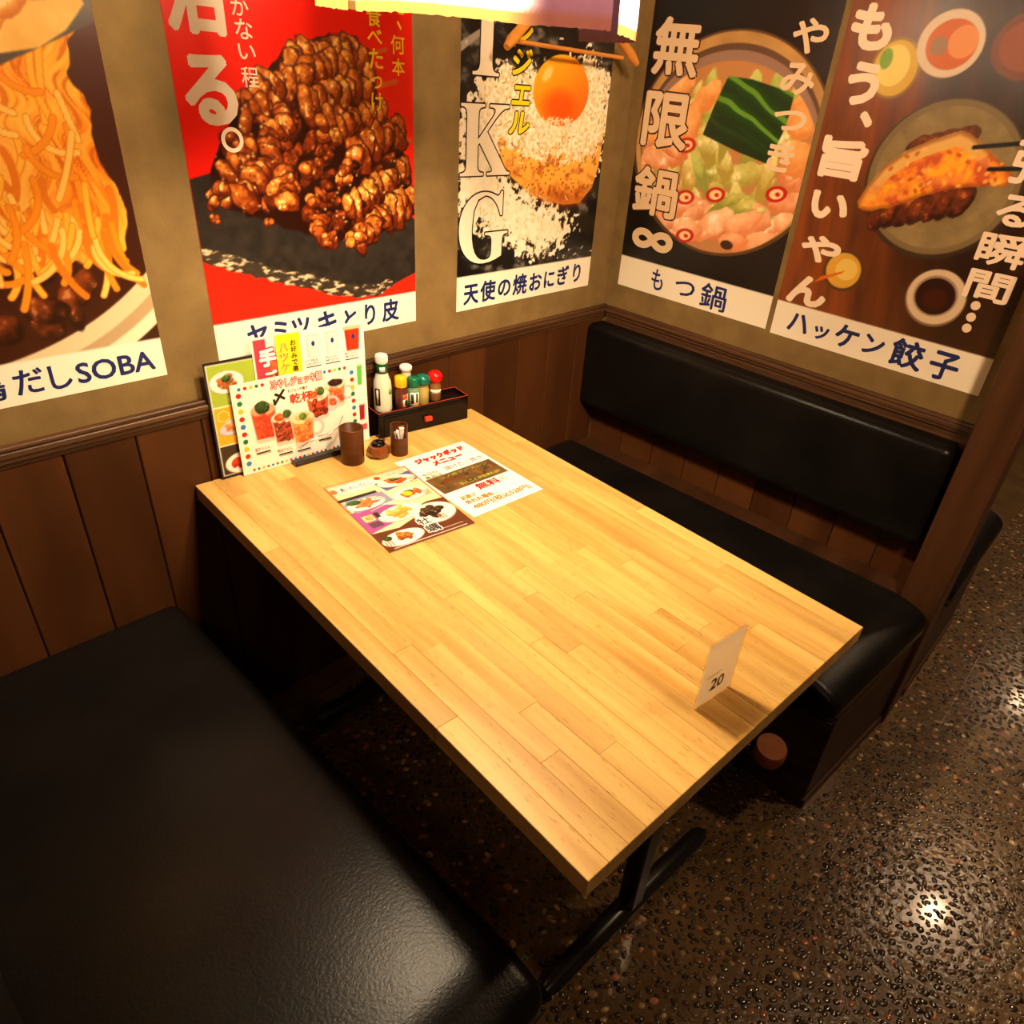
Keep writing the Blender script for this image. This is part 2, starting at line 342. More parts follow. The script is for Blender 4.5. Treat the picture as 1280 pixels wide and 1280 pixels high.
class Art:
    def __init__(s, W, H, step, bg):
        s.W, s.H = W, H; s.nx = int(W/step)+1; s.ny = int(H/step)+1
        s.U, s.V = np.meshgrid(np.linspace(0, W, s.nx), np.linspace(0, H, s.ny)); s.U = s.U.astype(np.float32); s.V = s.V.astype(np.float32)
        s.I = np.empty((s.ny, s.nx, 3), np.float32); s.I[:] = bg; s.e = step*.7
    def put(s, m, col):
        m = np.clip(m, 0, 1)[..., None]; s.I = s.I*(1-m)+np.asarray(col, np.float32)*m
    def poly(s, pts):
        pts = np.array(pts); ins = np.zeros(s.U.shape, bool); dm = np.full(s.U.shape, 9., np.float32); j = len(pts)-1
        for i in range(len(pts)):
            x1, y1 = pts[i]; x0, y0 = pts[j]; dx, dy = x1-x0, y1-y0
            c = ((y1 > s.V) != (y0 > s.V)); ins ^= c & (s.U < (x0-x1)*(s.V-y1)/((y0-y1) if y0 != y1 else 1e-9)+x1)
            t = np.clip(((s.U-x0)*dx+(s.V-y0)*dy)/(dx*dx+dy*dy+1e-12), 0, 1); dm = np.minimum(dm, np.hypot(s.U-x0-t*dx, s.V-y0-t*dy)); j = i
        return np.where(ins, dm, -dm)       # signed distance, + inside
    def sd(s, d, soft=None): e = soft or s.e; return np.clip(.5+d/(2*e), 0, 1)
    def ell(s, cx, cy, rx, ry, a=0, wob=0, seed=0, ws=40, w=None):
        U, V = (s.U, s.V) if w is None else (s.U[w], s.V[w])
        c, n_ = math.cos(a), math.sin(a); x = (U-cx)*c+(V-cy)*n_; y = -(U-cx)*n_+(V-cy)*c; q = np.hypot(x/rx, y/ry)
        if wob: q = q+wob*(vnoise(U, V, ws, seed, 3)-.5)*2
        return q
    def win(s, cx, cy, r):
        a, b, c, d = int((cy-r)/s.H*(s.ny-1)), int((cy+r)/s.H*(s.ny-1))+2, int((cx-r)/s.W*(s.nx-1)), int((cx+r)/s.W*(s.nx-1))+2
        return (slice(max(0, a), max(0, b)), slice(max(0, c), max(0, d)))
    def wput(s, w, m, col): m = np.clip(m, 0, 1)[..., None]; s.I[w] = s.I[w]*(1-m)+np.asarray(col, np.float32)*m
    def disc(s, cx, cy, rx, ry, col, a=0, m=None, **k):
        w = s.win(cx, cy, max(rx, ry)*1.3); q = s.ell(cx, cy, rx, ry, a, w=w, **k)
        if not q.size: return
        t = s.sd((1-q)*min(rx, ry)); s.wput(w, t if m is None else t*m[w], col)
    def blob(s, cx, cy, rx, ry, a=0, base=(.7, .35, .1), dark=(.25, .08, .02), hi=(1, .8, .45), wob=.18, seed=0, tex=90, gl=.6):
        """a rounded, glazed morsel as the printed picture shows it"""
        w = s.win(cx, cy, max(rx, ry)*1.4); q = s.ell(cx, cy, rx, ry, a, wob, seed, 45, w)
        if not q.size: return
        m = s.sd((1-q)*min(rx, ry)); U, V = s.U[w], s.V[w]
        nz = vnoise(U, V, tex, seed+5, 4); lx = (U-cx)/rx; ly = (V-cy)/ry
        sh = np.clip(.62-.22*lx+.40*ly-.42*q*q+(nz-.5)*1.5, 0, 1)[..., None]
        c = np.asarray(dark)*(1-sh)+np.asarray(base)*sh
        h = (sst(.62, .80, nz)*sst(.3, .75, sh[..., 0])*gl)[..., None]; c = c*(1-h)+np.asarray(hi)*h
        s.wput(w, m, c)
    def mesh(s, name, m, th=.0004):
        me = bpy.data.meshes.new(name); nx, ny = s.nx, s.ny
        co = np.stack([s.U, s.V, np.full_like(s.U, th)], -1).reshape(-1, 3); nv = len(co)
        # back sheet and rim so the print has real thickness
        bc = np.array([(0, 0, 0), (s.W, 0, 0), (s.W, s.H, 0), (0, s.H, 0)], np.float32)
        i = np.arange(ny-1)[:, None]*nx+np.arange(nx-1)[None]; q = np.stack([i, i+1, i+nx+1, i+nx], -1).reshape(-1, 4)
        c0, c1, c2, c3 = 0, nx-1, ny*nx-1, (ny-1)*nx
        qb = np.array([(nv+3, nv+2, nv+1, nv), (nv, nv+1, c1, c0), (nv+1, nv+2, c2, c1), (nv+2, nv+3, c3, c2), (nv+3, nv, c0, c3)])
        q = np.concatenate([q, qb]); co = np.concatenate([co, bc])
        me.vertices.add(len(co)); me.vertices.foreach_set('co', co.ravel().astype(np.float32))
        me.loops.add(q.size); me.loops.foreach_set('vertex_index', q.ravel().astype(np.int32))
        me.polygons.add(len(q)); me.polygons.foreach_set('loop_start', np.arange(0, q.size, 4, dtype=np.int32)); me.polygons.foreach_set('loop_total', np.full(len(q), 4, np.int32))
        me.update(calc_edges=True); me.validate()
        c = np.clip(s.I, 0, 1).reshape(-1, 3); c = np.where(c <= .04045, c/12.92, ((c+.055)/1.055)**2.4)
        c = np.concatenate([c, np.full((4, 3), .7)]); c = np.concatenate([c, np.ones((len(c), 1))], 1)
        at = me.color_attributes.new('Col', 'FLOAT_COLOR', 'POINT'); at.data.foreach_set('color', c.astype(np.float32).ravel())
        me.materials.append(m); return me

# lettering: glyph outlines from Blender's own font, fitted into boxes given in the print's metres
GC = {}
def glyph(ch, off):
    k = (ch, off)
    if k in GC: return GC[k]
    cu = bpy.data.curves.new('t', 'FONT'); cu.body = ch; cu.size = 1; cu.offset = 0; cu.resolution_u = 3; cu.fill_mode = 'FRONT'
    ob = bpy.data.objects.new('t', cu); COL.objects.link(ob); bpy.context.view_layer.update()
    me = bpy.data.meshes.new_from_object(ob.evaluated_get(bpy.context.evaluated_depsgraph_get()))
    n = len(me.vertices); co = np.empty(n*3, np.float32); me.vertices.foreach_get('co', co); co = co.reshape(-1, 3)
    F = [tuple(p.vertices) for p in me.polygons]; bpy.data.objects.remove(ob); bpy.data.meshes.remove(me); bpy.data.curves.remove(cu)
    GC[k] = (co, F); return GC[k]
def lettering(parent, items, col, off=.0, z=.0007, outline=None, ooff=.03, shear=0, name='lettering', rough=.4):
    """items: (text, u0, v0, u1, v1); every item is stretched to its box. Strokes are thickened by overlaying
    copies shifted by `off` em; the outline is the same with a wider shift, just below."""
    for layer in ([('o', outline)] if outline else [])+[('f', col)]:
        V = []; F = []; n = 0
        for it in items:
            s, u0, v0, u1, v1 = it[:5]; co, f = glyph(s, 0)
            if not len(co): print('no glyph', s); continue
            mn, mx = co.min(0), co.max(0); sx = (u1-u0)/max(mx[0]-mn[0], .15); sy = (v1-v0)/max(mx[1]-mn[1], .15)
            d = off+(ooff if layer[0] == 'o' else 0); em = min(sx, sy)*d
            sh = [(0, 0)] if d < .004 else [(em*math.cos(t), em*math.sin(t)) for t in np.arange(8 if (layer[0] == 'o' or off > .03) else 6)*(2*math.pi/(8 if (layer[0] == 'o' or off > .03) else 6))+.4]+([(0, 0)] if d > .03 else [])
            kx = 1-2*min(sx, sy)*off/(u1-u0) if off > 0 else 1; ky = 1-2*min(sx, sy)*off/(v1-v0) if off > 0 else 1
            x0 = (co[:, 0]-(mn[0]+mx[0])/2)*sx*kx+(u0+u1)/2; y0 = (co[:, 1]-(mn[1]+mx[1])/2)*sy*ky+(v0+v1)/2; x0 = x0+shear*(y0-v0)
            for dx, dy in sh:
                V.append(np.stack([x0+dx, y0+dy, np.full(len(x0), z-(.0002 if layer[0] == 'o' else 0)+n*1e-9+len(V)*8e-6/max(1, len(items)/3))], 1)); F += [tuple(i+n for i in p) for p in f]; n += len(x0)
        if not V: return
        me = bpy.data.meshes.new(name); me.from_pydata(np.concatenate(V).tolist(), [], F); me.materials.append(plain(layer[1], rough))
        o = link(name if layer[0] == 'f' else 'letter_outline', me, parent)
        if layer[0] == 'o': under = o
        elif outline: under.parent = o
    return o
def shape(parent, name, polys, col, z=.0005, rough=.4):
    b = MB()
    for p in polys: b.add([(x, y, z) for x, y in p], [tuple(range(len(p)))])
    me = bpy.data.meshes.new(name); me.from_pydata(b.v, [], b.f); me.materials.append(plain(col, rough)); return link(name, me, parent)
def rect(u0, v0, u1, v1): return [(u0, v0), (u1, v0), (u1, v1), (u0, v1)]
def circ(cx, cy, r, n=20, ry=None): return [(cx+r*math.cos(2*math.pi*k/n), cy+(ry or r)*math.sin(2*math.pi*k/n)) for k in range(n)]
def frame(o, origin, u, v):
    u = Vector(u).normalized(); n_ = u.cross(Vector(v)).normalized(); v = n_.cross(u)
    m = Matrix((u, v, n_)).transposed().to_4x4(); m.translation = origin; o.matrix_world = m; return o
NAVY = (.07, .13, .36); CREAM = (.95, .92, .84); PAPER = (.96, .95, .92)
# ------------------------------------------------------------ posters
PH = .80; ST = .0021
def poster(n, label, art, side, off, z0):
    me = art.mesh('poster', M_print); o = link('poster', me); tag(o, label, 'poster', 'large food posters on the walls')
    if side == 'back': return frame(o, (off, -.0006, z0), (1, 0, 0), (0, 0, 1))
    return frame(o, (-.0006, -off, z0), (0, -1, 0), (0, 0, 1))
# --- 1: noodles lifted over a bowl
A = Art(.53, PH, ST, (.17, .12, .09)); U, V = A.U, A.V
g = vnoise(U, V, 25, 1); A.put(np.ones_like(U), np.stack([.20+.12*g, .16+.10*g, .13+.08*g], -1))
A.put(sst(.10, .02, V-.5), (.20, .10, .06))
A.put(A.sd((1-A.ell(.18, .42, .52, .43))*.4), (.93, .87, .74))                         # bowl rim
A.put(A.sd((1-A.ell(.18, .43, .505, .415))*.4), (.70, .60, .45)); A.put(A.sd((1-A.ell(.18, .445, .49, .41))*.4), (.85, .78, .62))
A.put(A.sd((1-A.ell(.18, .47, .475, .405))*.4), (.22, .09, .04))
for k in range(46):                                                                     # dark glazed meat
    rr = np.random.RandomState(k+50); A.blob(rr.uniform(.02, .43), rr.uniform(.12, .30), rr.uniform(.018, .04), rr.uniform(.015, .03), rr.uniform(0, 3), (.50, .22, .08), (.14, .05, .02), (.95, .72, .45), .22, k, 70, .5)
wx = U+.05*(vnoise(U, V, 7, 3, 2)-.5)+.014*np.sin(V*60+9*vnoise(U, V, 5, 4, 2)); wy = V+.03*(vnoise(U, V, 9, 5, 2)-.5)
curt = A.poly([(0, PH), (.50, PH), (.50, .60), (.485, .50), (.50, .40), (.515, .30), (.50, .24), (.44, .22), (.38, .23), (.34, .26), (.27, .30), (.2, .27), (.1, .30), (0, .28)])
m = A.sd(curt+.03*(vnoise(U, V, 30, 6, 2)-.5))
st = .35+.65*sst(.25, .75, vnoise(wx*2.6, wy*.33, 62, 7, 3)); lum = vnoise(U, V, 6, 8, 3)
base = np.stack([.98+.02*st, .50+.26*st+.40*(lum-.5), .06+.22*st+.32*(lum-.5)], -1); shd = sst(.55, .35, st)*.40; base = base*(1-shd[..., None])+np.array([.62, .25, .03])*shd[..., None]
pale = sst(.42, .26, U+.25*(V-.45)+.1*(lum-.5))[..., None]*.75; base = base*(1-pale)+np.array([.97, .82, .42])*pale
A.put(m, np.clip(base, 0, 1))
rr = np.random.RandomState(9)
for k in range(170):                                                                    # single curly strands
    x0 = rr.uniform(.02, .50); y0 = rr.uniform(.24, .36) if k > 70 else rr.uniform(.30, .60); L = rr.uniform(.05, .12); t = rr.uniform(-1.9, -1.2); cu = rr.uniform(-12, 12); x0 = x0 if k > 70 else rr.uniform(.03, .47); col = [(.98, .72, .22), (.95, .58, .12), (.99, .80, .38), (.88, .48, .10)][k % 4]
    pts = []; x, y = x0, y0
    for j in range(12): pts.append((x, y)); x += math.cos(t)*L/12; y += math.sin(t)*L/12; t += cu*L/12*2
    dm = np.full(U.shape, 9., np.float32); i0 = max(0, int((min(p[1] for p in pts)-.01)/ST)); i1 = int((max(p[1] for p in pts)+.01)/ST)+1; j0 = max(0, int((min(p[0] for p in pts)-.01)/ST)); j1 = int((max(p[0] for p in pts)+.01)/ST)+1
    uu = U[i0:i1, j0:j1]; vv = V[i0:i1, j0:j1]; d = np.full(uu.shape, 9.)
    for (xa, ya), (xb, yb) in zip(pts, pts[1:]):
        dx, dy = xb-xa, yb-ya; tt = np.clip(((uu-xa)*dx+(vv-ya)*dy)/(dx*dx+dy*dy), 0, 1); d = np.minimum(d, np.hypot(uu-xa-tt*dx, vv-ya-tt*dy))
    for wd, cc in ((.0056, (.86, .46, .08)), (.0044, col)):
        mm = np.clip(.5+(wd-d)/.002, 0, 1)[..., None]; A.I[i0:i1, j0:j1] = A.I[i0:i1, j0:j1]*(1-mm)+np.array(cc)*mm
A.put(A.sd(A.poly([(.30, .485), (.389, .505), (.53, .570), (.53, .80), (.30, .80)])), (.24, .20, .17))   # dark background above
q = A.sd(A.poly([(.0, .47), (.393, .520), (.446, .531), (.487, .556), (.520, .592), (.50, .66), (.40, .76), (.0, .8)])); nz = vnoise(U, V, 14, 12, 4)
A.put(q, np.stack([.90+.1*nz, .62+.28*nz, .22+.35*nz], -1))
for k in range(14): rr = np.random.RandomState(k+5); A.blob(rr.uniform(.1, .47), rr.uniform(.56, .70), rr.uniform(.03, .06), .02, rr.uniform(0, 1), (.95, .75, .35), (.75, .42, .10), (1, .95, .8), .25, k, 40, .6)
A.put(A.sd(.074-V), CREAM)
P1 = poster(1, 'poster of orange noodles lifted from a bowl, captioned SOBA, leftmost on the back wall', A, 'back', -1.925, .9468)
lettering(P1, [('鶏', .205, .014, .270, .064), ('だ', .283, .016, .328, .060), ('し', .336, .014, .370, .058), ('SOBA', .378, .016, .512, .054)], NAVY, .02, name='caption')

# --- 2: grilled chicken skin skewers on slate, red ground
A = Art(.507, PH, ST, (.90, .13, .05)); U, V = A.U, A.V
g = vnoise(U, V, 3, 21, 3); A.put(np.ones_like(U), np.stack([.86+.12*g, .07+.11*g, .03+.05*g], -1))
sl = A.poly([(0, .340), (.05, .352), (.14, .35), (.40, .33), (.52, .23), (.52, .122), (.44, .098), (.39, .078), (.30, .092), (.15, .140), (0, .196)])
nz = vnoise(U, V, 60, 22, 4); A.put(A.sd(sl), np.stack([.10+.10*nz, .085+.085*nz, .075+.07*nz], -1))
edge = A.sd(A.poly([(0, .222), (.15, .168), (.30, .122), (.39, .104), (.435, .118), (.44, .097), (.39, .076), (.30, .090), (.15, .138), (0, .194)])+.006*(nz-.5)*2)
nz2 = vnoise(U*.6+V*.3, V*1.6, 120, 23, 3); A.put(edge, np.stack([.20+.62*sst(.5, .75, nz2), .17+.55*sst(.5, .75, nz2), .13+.45*sst(.5, .75, nz2)], -1))
for (x0, y0, x1, y1, wd) in ((.38, .497, .463, .515, .005), (.40, .395, .50, .405, .004), (.36, .55, .44, .57, .004)):
    dx, dy = x1-x0, y1-y0; t = np.clip(((U-x0)*dx+(V-y0)*dy)/(dx*dx+dy*dy), 0, 1); A.put(A.sd(wd-np.hypot(U-x0-t*dx, V-y0-t*dy)), (.80, .36, .12))
core = A.poly([(.23, .565), (.31, .585), (.385, .555), (.40, .50), (.44, .44), (.50, .34), (.507, .25), (.45, .235), (.36, .19), (.31, .21), (.24, .225), (.14, .26), (.05, .29), (.04, .35), (.07, .41), (.12, .47), (.17, .52)])
A.put(A.sd(core+.012*(vnoise(U, V, 40, 24, 2)-.5)), (.13, .035, .012))
rr = np.random.RandomState(77)
def fold(x, y, rx, ry, an, f, sd):
    f = f*(.72+.5*((sd*7919) % 100)/100); bs = (min(1, .66+.36*f), .28+.38*f, .06+.20*f)
    A.blob(x, y, rx*1.16, ry*1.12, an, (.30, .08, .015), (.14, .03, .01), (.3, .1, .03), .4, sd, 80, .2)
    A.blob(x, y, rx, ry, an, bs, (.38, .12, .02), (1, .90, .62), .42, sd, 105, .9)
    if sd % 3 == 0: A.blob(x+rx*.1, y+ry*.3, rx*.55, ry*.35, an, (.98, .72, .36), (.75, .38, .10), (1, .95, .75), .5, sd+3, 140, 1)
    if sd % 5 == 0: A.blob(x-rx*.1, y-ry*.5, rx*.6, ry*.3, an, (.22, .06, .02), (.10, .02, .01), (.5, .2, .08), .5, sd+4, 140, .6)
for k in range(240):   # the shaded depth of the pile
    x, y = rr.uniform(.04, .50), rr.uniform(.20, .56); w = A.win(x, y, .004)
    if core[w].size and core[w].min() > .006: A.blob(x, y, rr.uniform(.010, .024), rr.uniform(.008, .018), rr.uniform(0, 3), (.52, .19, .04), (.13, .035, .01), (.95, .6, .28), .3, k, 110, .5)
def chain(x0, y0, x1, y1, n, w0, f):     # one skewer seen from the side: folds of skin threaded in a row
    an = math.atan2(y1-y0, x1-x0)
    for i in range(n, -1, -1):
        t = i/n; fold(x0+(x1-x0)*t+rr.uniform(-.006, .006), y0+(y1-y0)*t+rr.uniform(-.008, .008), w0*rr.uniform(.42, .75), w0*rr.uniform(.65, 1.15), an+rr.uniform(-.6, .5), f*rr.uniform(.75, 1.1), int(rr.randint(9999)))
def lump(x, y, r_, f):                   # a skewer seen from its end: a knot of folds
    for k in range(6): fold(x+rr.uniform(-.6, .6)*r_, y+rr.uniform(-.5, .7)*r_, r_*rr.uniform(.4, .65), r_*rr.uniform(.35, .6), rr.uniform(-1, 1), f*rr.uniform(.6, 1.15), int(rr.randint(9999)))
chain(.235, .548, .370, .556, 8, .034, 1.0); chain(.225, .520, .345, .545, 7, .026, .9)
chain(.150, .478, .290, .530, 9, .030, .85); chain(.245, .470, .400, .505, 10, .034, .95); lump(.128, .455, .026, .5)
chain(.120, .440, .185, .462, 4, .026, .45); chain(.300, .425, .430, .455, 8, .030, .85); lump(.292, .424, .030, 1.0)
chain(.190, .395, .200, .455, 4, .026, .55); chain(.150, .350, .168, .420, 5, .026, .5); chain(.075, .350, .120, .385, 4, .026, .40)
chain(.350, .375, .470, .420, 8, .034, .65); lump(.244, .356, .022, .7); lump(.322, .344, .026, .9)
chain(.100, .300, .135, .345, 4, .028, .7); chain(.185, .285, .180, .345, 4, .028, .75); lump(.050, .308, .024, .7)
chain(.335, .272, .480, .345, 10, .030, 1.0); lump(.255, .292, .024, .55); chain(.250, .225, .265, .255, 2, .022, .4); lump(.275, .212, .020, .35)
chain(.352, .215, .495, .285, 10, .034, 1.0); lump(.345, .215, .026, 1.0); lump(.144, .258, .011, .8); lump(.034, .270, .011, .5)
CM = A.sd(core)
for k in range(200):   # char spots and glints
    x, y = rr.uniform(.03, .50), rr.uniform(.20, .58)
    A.disc(x, y, rr.uniform(.0012, .003), rr.uniform(.0012, .0025), (.12, .04, .02) if k % 3 else (1, .88, .6), m=CM*.8)
A.put(A.sd(.0735-V), CREAM)
P2 = poster(2, 'red poster of piled grilled chicken skewers on slate, behind the menu boards', A, 'back', -1.2906, .953)
WH = (.98, .90, .80); YE = (.98, .86, .12)
lettering(P2, [('沼', .004, .562, .108, .682), ('る', .015, .426, .110, .536)], WH, .04, name='slogan')
rg = []
for k in range(24):
    a0, a1 = 2*math.pi*k/24, 2*math.pi*(k+1)/24
    rg.append([(.090+.021*math.cos(a0), .404+.021*math.sin(a0)), (.090+.021*math.cos(a1), .404+.021*math.sin(a1)), (.090+.014*math.cos(a1), .404+.014*math.sin(a1)), (.090+.014*math.cos(a0), .404+.014*math.sin(a0))])
shape(P2, 'full_stop', rg, WH, .0007)
lettering(P2, [('気', .118, .665, .150, .695), ('付', .118, .630, .150, .660), ('か', .118, .596, .150, .622), ('な', .121, .562, .153, .592), ('い', .122, .532, .154, .555), ('程', .122, .489, .155, .521)], WH, .008, name='small_slogan')
lettering(P2, [('食', .395, .606, .430, .638), ('べ', .395, .578, .430, .602), ('た', .397, .535, .431, .570), ('つ', .401, .500, .427, .522), ('け', .399, .460, .428, .493)], YE, .016, name='yellow_slogan')
lettering(P2, [('え', .452, .632, .486, .662), ('、', .468, .606, .480, .622), ('何', .452, .564, .486, .597), ('本', .453, .526, .486, .557)], YE, .012, name='yellow_slogan')
lettering(P2, [('ヤ', .066, .012, .112, .062), ('ミ', .124, .014, .158, .060), ('ツ', .168, .014, .212, .060), ('キ', .232, .012, .280, .064), ('と', .300, .014, .335, .058), ('り', .356, .013, .386, .063), ('皮', .405, .012, .455, .066)], NAVY, .03, name='caption')

# --- 3: egg yolk on a grilled rice ball with shaved cheese
A = Art(.5485, PH, ST, (.12, .11, .10)); U, V = A.U, A.V
g = vnoise(U*.7+V*.7, V-U*.4, 34, 31, 5); A.put(np.ones_like(U), np.stack([.06+.36*sst(.5, .8, g), .055+.34*sst(.5, .8, g), .05+.31*sst(.5, .8, g)], -1))
A.put(A.sd(A.poly([(.0, .58), (.10, .64), (.12, .66), (.0, .60)])), (.6, .57, .52))
fl = vnoise(U, V, 70, 33, 3)
zone = A.poly([(.03, .47), (.10, .565), (.25, .545), (.46, .605), (.545, .55), (.549, .40), (.50, .33), (.36, .36), (.13, .36), (.19, .30), (.25, .28), (.44, .20), (.41, .13), (.28, .115), (.16, .17), (.02, .22), (0, .30), (.0, .42)])
A.put(A.sd(zone+.06*(fl-.5)*2)*sst(.36, .46, fl+.25*A.sd(zone-.03)), np.stack([.90+.10*fl, .86+.12*fl, .72+.2*fl], -1))
on = A.poly([(.125, .40), (.145, .355), (.175, .325), (.252, .278), (.33, .255), (.40, .244), (.465, .246), (.515, .285), (.535, .34), (.545, .44), (.48, .50), (.2, .50)])
nz = vnoise(U, V, 45, 34, 4); A.put(A.sd(on), np.stack([.96-.22*sst(.5, .75, nz), .68-.28*sst(.5, .75, nz)+.1*sst(.30, .45, V), .26-.14*sst(.5, .75, nz)+.1*sst(.3, .45, V)], -1))
A.put(A.sd(on, .02)*sst(.30, .24, V+.1*(nz-.5)), (.62, .28, .06))
rr = np.random.RandomState(35)
for k in range(150): A.disc(rr.uniform(.13, .53), rr.uniform(.26, .40), .0022, .0018, (.35, .12, .03))
top = A.poly([(.052, .50), (.134, .555), (.253, .545), (.45, .60), (.540, .545), (.548, .43), (.494, .372), (.42, .36), (.357, .375), (.28, .36), (.203, .385), (.15, .40), (.10, .44)])
m = A.sd(top+.035*(vnoise(U, V, 90, 36, 3)-.5)*2); nz = vnoise(U, V, 130, 37, 3); A.put(m, np.stack([.88+.12*sst(.3, .6, nz), .78+.2*sst(.3, .6, nz), .56+.32*sst(.3, .6, nz)], -1))
def flecks(n, box, cols, seed, mask=None):
    rr = np.random.RandomState(seed)
    for k in range(n):
        x, y = rr.uniform(box[0], box[2]), rr.uniform(box[1], box[3]); a = rr.uniform(0, 3.14); L = rr.uniform(.004, .011)
        if mask is not None:
            i, j = min(A.ny-1, int(y/ST)), min(A.nx-1, int(x/ST))
            if mask[i, j] < .0: continue
        i0, i1, j0, j1 = max(0, int((y-.012)/ST)), int((y+.012)/ST)+1, max(0, int((x-.012)/ST)), int((x+.012)/ST)+1
        uu, vv = U[i0:i1, j0:j1], V[i0:i1, j0:j1]; p = (uu-x)*math.cos(a)+(vv-y)*math.sin(a); q = -(uu-x)*math.sin(a)+(vv-y)*math.cos(a)+12*p*p
        mm = (np.clip((L-abs(p))/.002, 0, 1)*np.clip((.0016-abs(q))/.0012+.4, 0, 1))[..., None]; A.I[i0:i1, j0:j1] = A.I[i0:i1, j0:j1]*(1-mm)+np.array(cols[k % len(cols)])*mm
flecks(900, (0, .1, .548, .62), [(.97, .92, .78), (.90, .82, .62), (.80, .70, .50)], 38, zone+.012)
flecks(500, (.1, .33, .548, .60), [(.99, .95, .84), (.93, .86, .68), (.72, .55, .32)], 39, top)
flecks(70, (0, .1, .548, .72), [(.9, .86, .75)], 40)
q = A.ell(.350, .520, .108, .080, .0); m = A.sd((1-q)*.1); lx = (U-.35)/.108; ly = (V-.52)/.08
c = np.clip(.55+.35*ly-.25*lx, 0, 1)[..., None]; A.put(m, np.array([.98, .36, .02])*(1-c)+np.array([1, .72, .14])*c)
A.put(A.sd((1-A.ell(.345, .487, .06, .035, 0))*.03, .012)*.55*m, (.95, .22, .02)); A.put(A.sd((1-A.ell(.29, .555, .022, .012, .7))*.02, .006)*.8*m, (1, .86, .55))
flecks(160, (.27, .425, .47, .458), [(.99, .95, .84), (.93, .86, .68)], 41)
A.put(A.sd(.089-V), CREAM)
P3 = poster(3, 'dark poster of an egg yolk on a grilled rice ball with big white letters', A, 'back', -.6494, .9538)
K3 = (.05, .04, .04)
lettering(P3, [('\U0001D413', .008, .540, .150, .700), ('\U0001D40A', .004, .328, .172, .482), ('\U0001D406', .004, .116, .176, .290)], (.95, .91, .82), 0, outline=K3, ooff=.016, name='big_letters')
lettering(P3, [('エ', .160, .668, .228, .710), ('ン', .160, .608, .224, .655), ('ジ', .160, .546, .226, .602), ('エ', .166, .484, .230, .526), ('ル', .160, .420, .232, .470)], (.98, .86, .10), .035, outline=K3, ooff=.05, name='yellow_slogan', shear=.15)
lettering(P3, [('天', .024, .013, .078, .066), ('使', .084, .013, .142, .070), ('の', .150, .018, .200, .064), ('焼', .208, .014, .266, .072), ('お', .276, .017, .328, .068), ('に', .338, .018, .384, .066), ('ぎ', .396, .018, .448, .074), ('り', .468, .018, .504, .074)], NAVY, .03, name='caption', z=.0008)

# --- 4: hot pot
A = Art(.529, PH, ST, (.035, .025, .02)); U, V = A.U, A.V
g = vnoise(U, V, 9, 51, 3); A.put(np.ones_like(U), np.stack([.05+.03*g, .035+.02*g, .03+.015*g], -1))
A.put(A.sd((1-A.ell(.29, .425, .300, .270))*.28), (.33, .22, .11))
A.put(A.sd((1-A.ell(.29, .428, .292, .262))*.28), np.stack([.62+.22*vnoise(U, V, 12, 52), .47+.2*vnoise(U, V, 12, 52), .27+.15*vnoise(U, V, 12, 52)], -1))
A.put(A.sd((1-A.ell(.29, .425, .275, .240))*.28), (.36, .26, .19)); A.put(A.sd((1-A.ell(.29, .418, .270, .232))*.28), (.58, .46, .40))
inn = (1-A.ell(.29, .395, .268, .232)); A.put(A.sd(inn*.25), (.74, .52, .32))
mask0 = A.sd(inn*.25); keep = A.I.copy(); rr = np.random.RandomState(53)
for k in range(60):    # cabbage leaves and stalks
    x, y = rr.uniform(.05, .50), rr.uniform(.26, .58); gr = rr.rand()
    A.blob(x, y, rr.uniform(.03, .075), rr.uniform(.012, .028), rr.uniform(.3, 2.2), (.93-.18*gr, .88-.06*gr, .58-.14*gr), (.72-.2*gr, .60, .26), (1, .98, .84), .2, k+60, 30, .7)
for k in range(46):    # offal and pork
    x, y = rr.uniform(.10, .53), rr.uniform(.17, .285) if k > 16 else rr.uniform(.2, .5)
    if k <= 16: x = rr.choice([rr.uniform(.03, .14), rr.uniform(.46, .53)])
    A.blob(x, y, rr.uniform(.025, .055), rr.uniform(.016, .03), rr.uniform(-.4, .8), (.98, .78, .60), (.84, .50, .32), (1, .97, .90), .22, k+130, 28, .9)
for k in range(9): A.blob(.31+.012*k, .27+.02*(k % 3)-.004*k, .05, .014, .5, (.82, .80, .42), (.55, .58, .22), (.96, .95, .75), .1, k+200, 30, .6)
for k, (x, y, rx, ry, an) in enumerate(((.10, .55, .07, .035, .5), (.20, .53, .06, .03, .9), (.16, .47, .05, .04, .4), (.49, .52, .05, .05, .2), (.50, .43, .05, .04, -.3), (.08, .44, .05, .04, .2))): A.blob(x, y, rx, ry, an, (1, .80, .52), (.86, .55, .28), (1, .95, .78), .25, k+400, 24, .6)
for k, (x, y, rx, ry, an) in enumerate(((.30, .235, .075, .032, .6), (.22, .21, .05, .028, -.1), (.39, .255, .060, .030, .5), (.46, .215, .055, .032, .1), (.37, .205, .050, .022, .1), (.16, .255, .045, .03, .4), (.52, .275, .04, .03, -.2))): A.blob(x, y, rx, ry, an, (1, .84, .66), (.90, .56, .36), (1, .98, .92), .22, k+420, 20, .9)
A.disc(.355, .192, .020, .012, (.24, .13, .08))
A.I = keep*(1-mask0[..., None])+A.I*mask0[..., None]
lk = A.poly([(.262, .592), (.33, .590), (.455, .570), (.452, .50), (.425, .408), (.33, .425), (.216, .452), (.235, .52)]); sN = .5+.5*np.sin((V*.96+U*.42)*120+3*vnoise(U, V, 12, 55, 2)); hi = .8*sst(.80, .97, sN)*sst(.44, .50, V+.1*U)
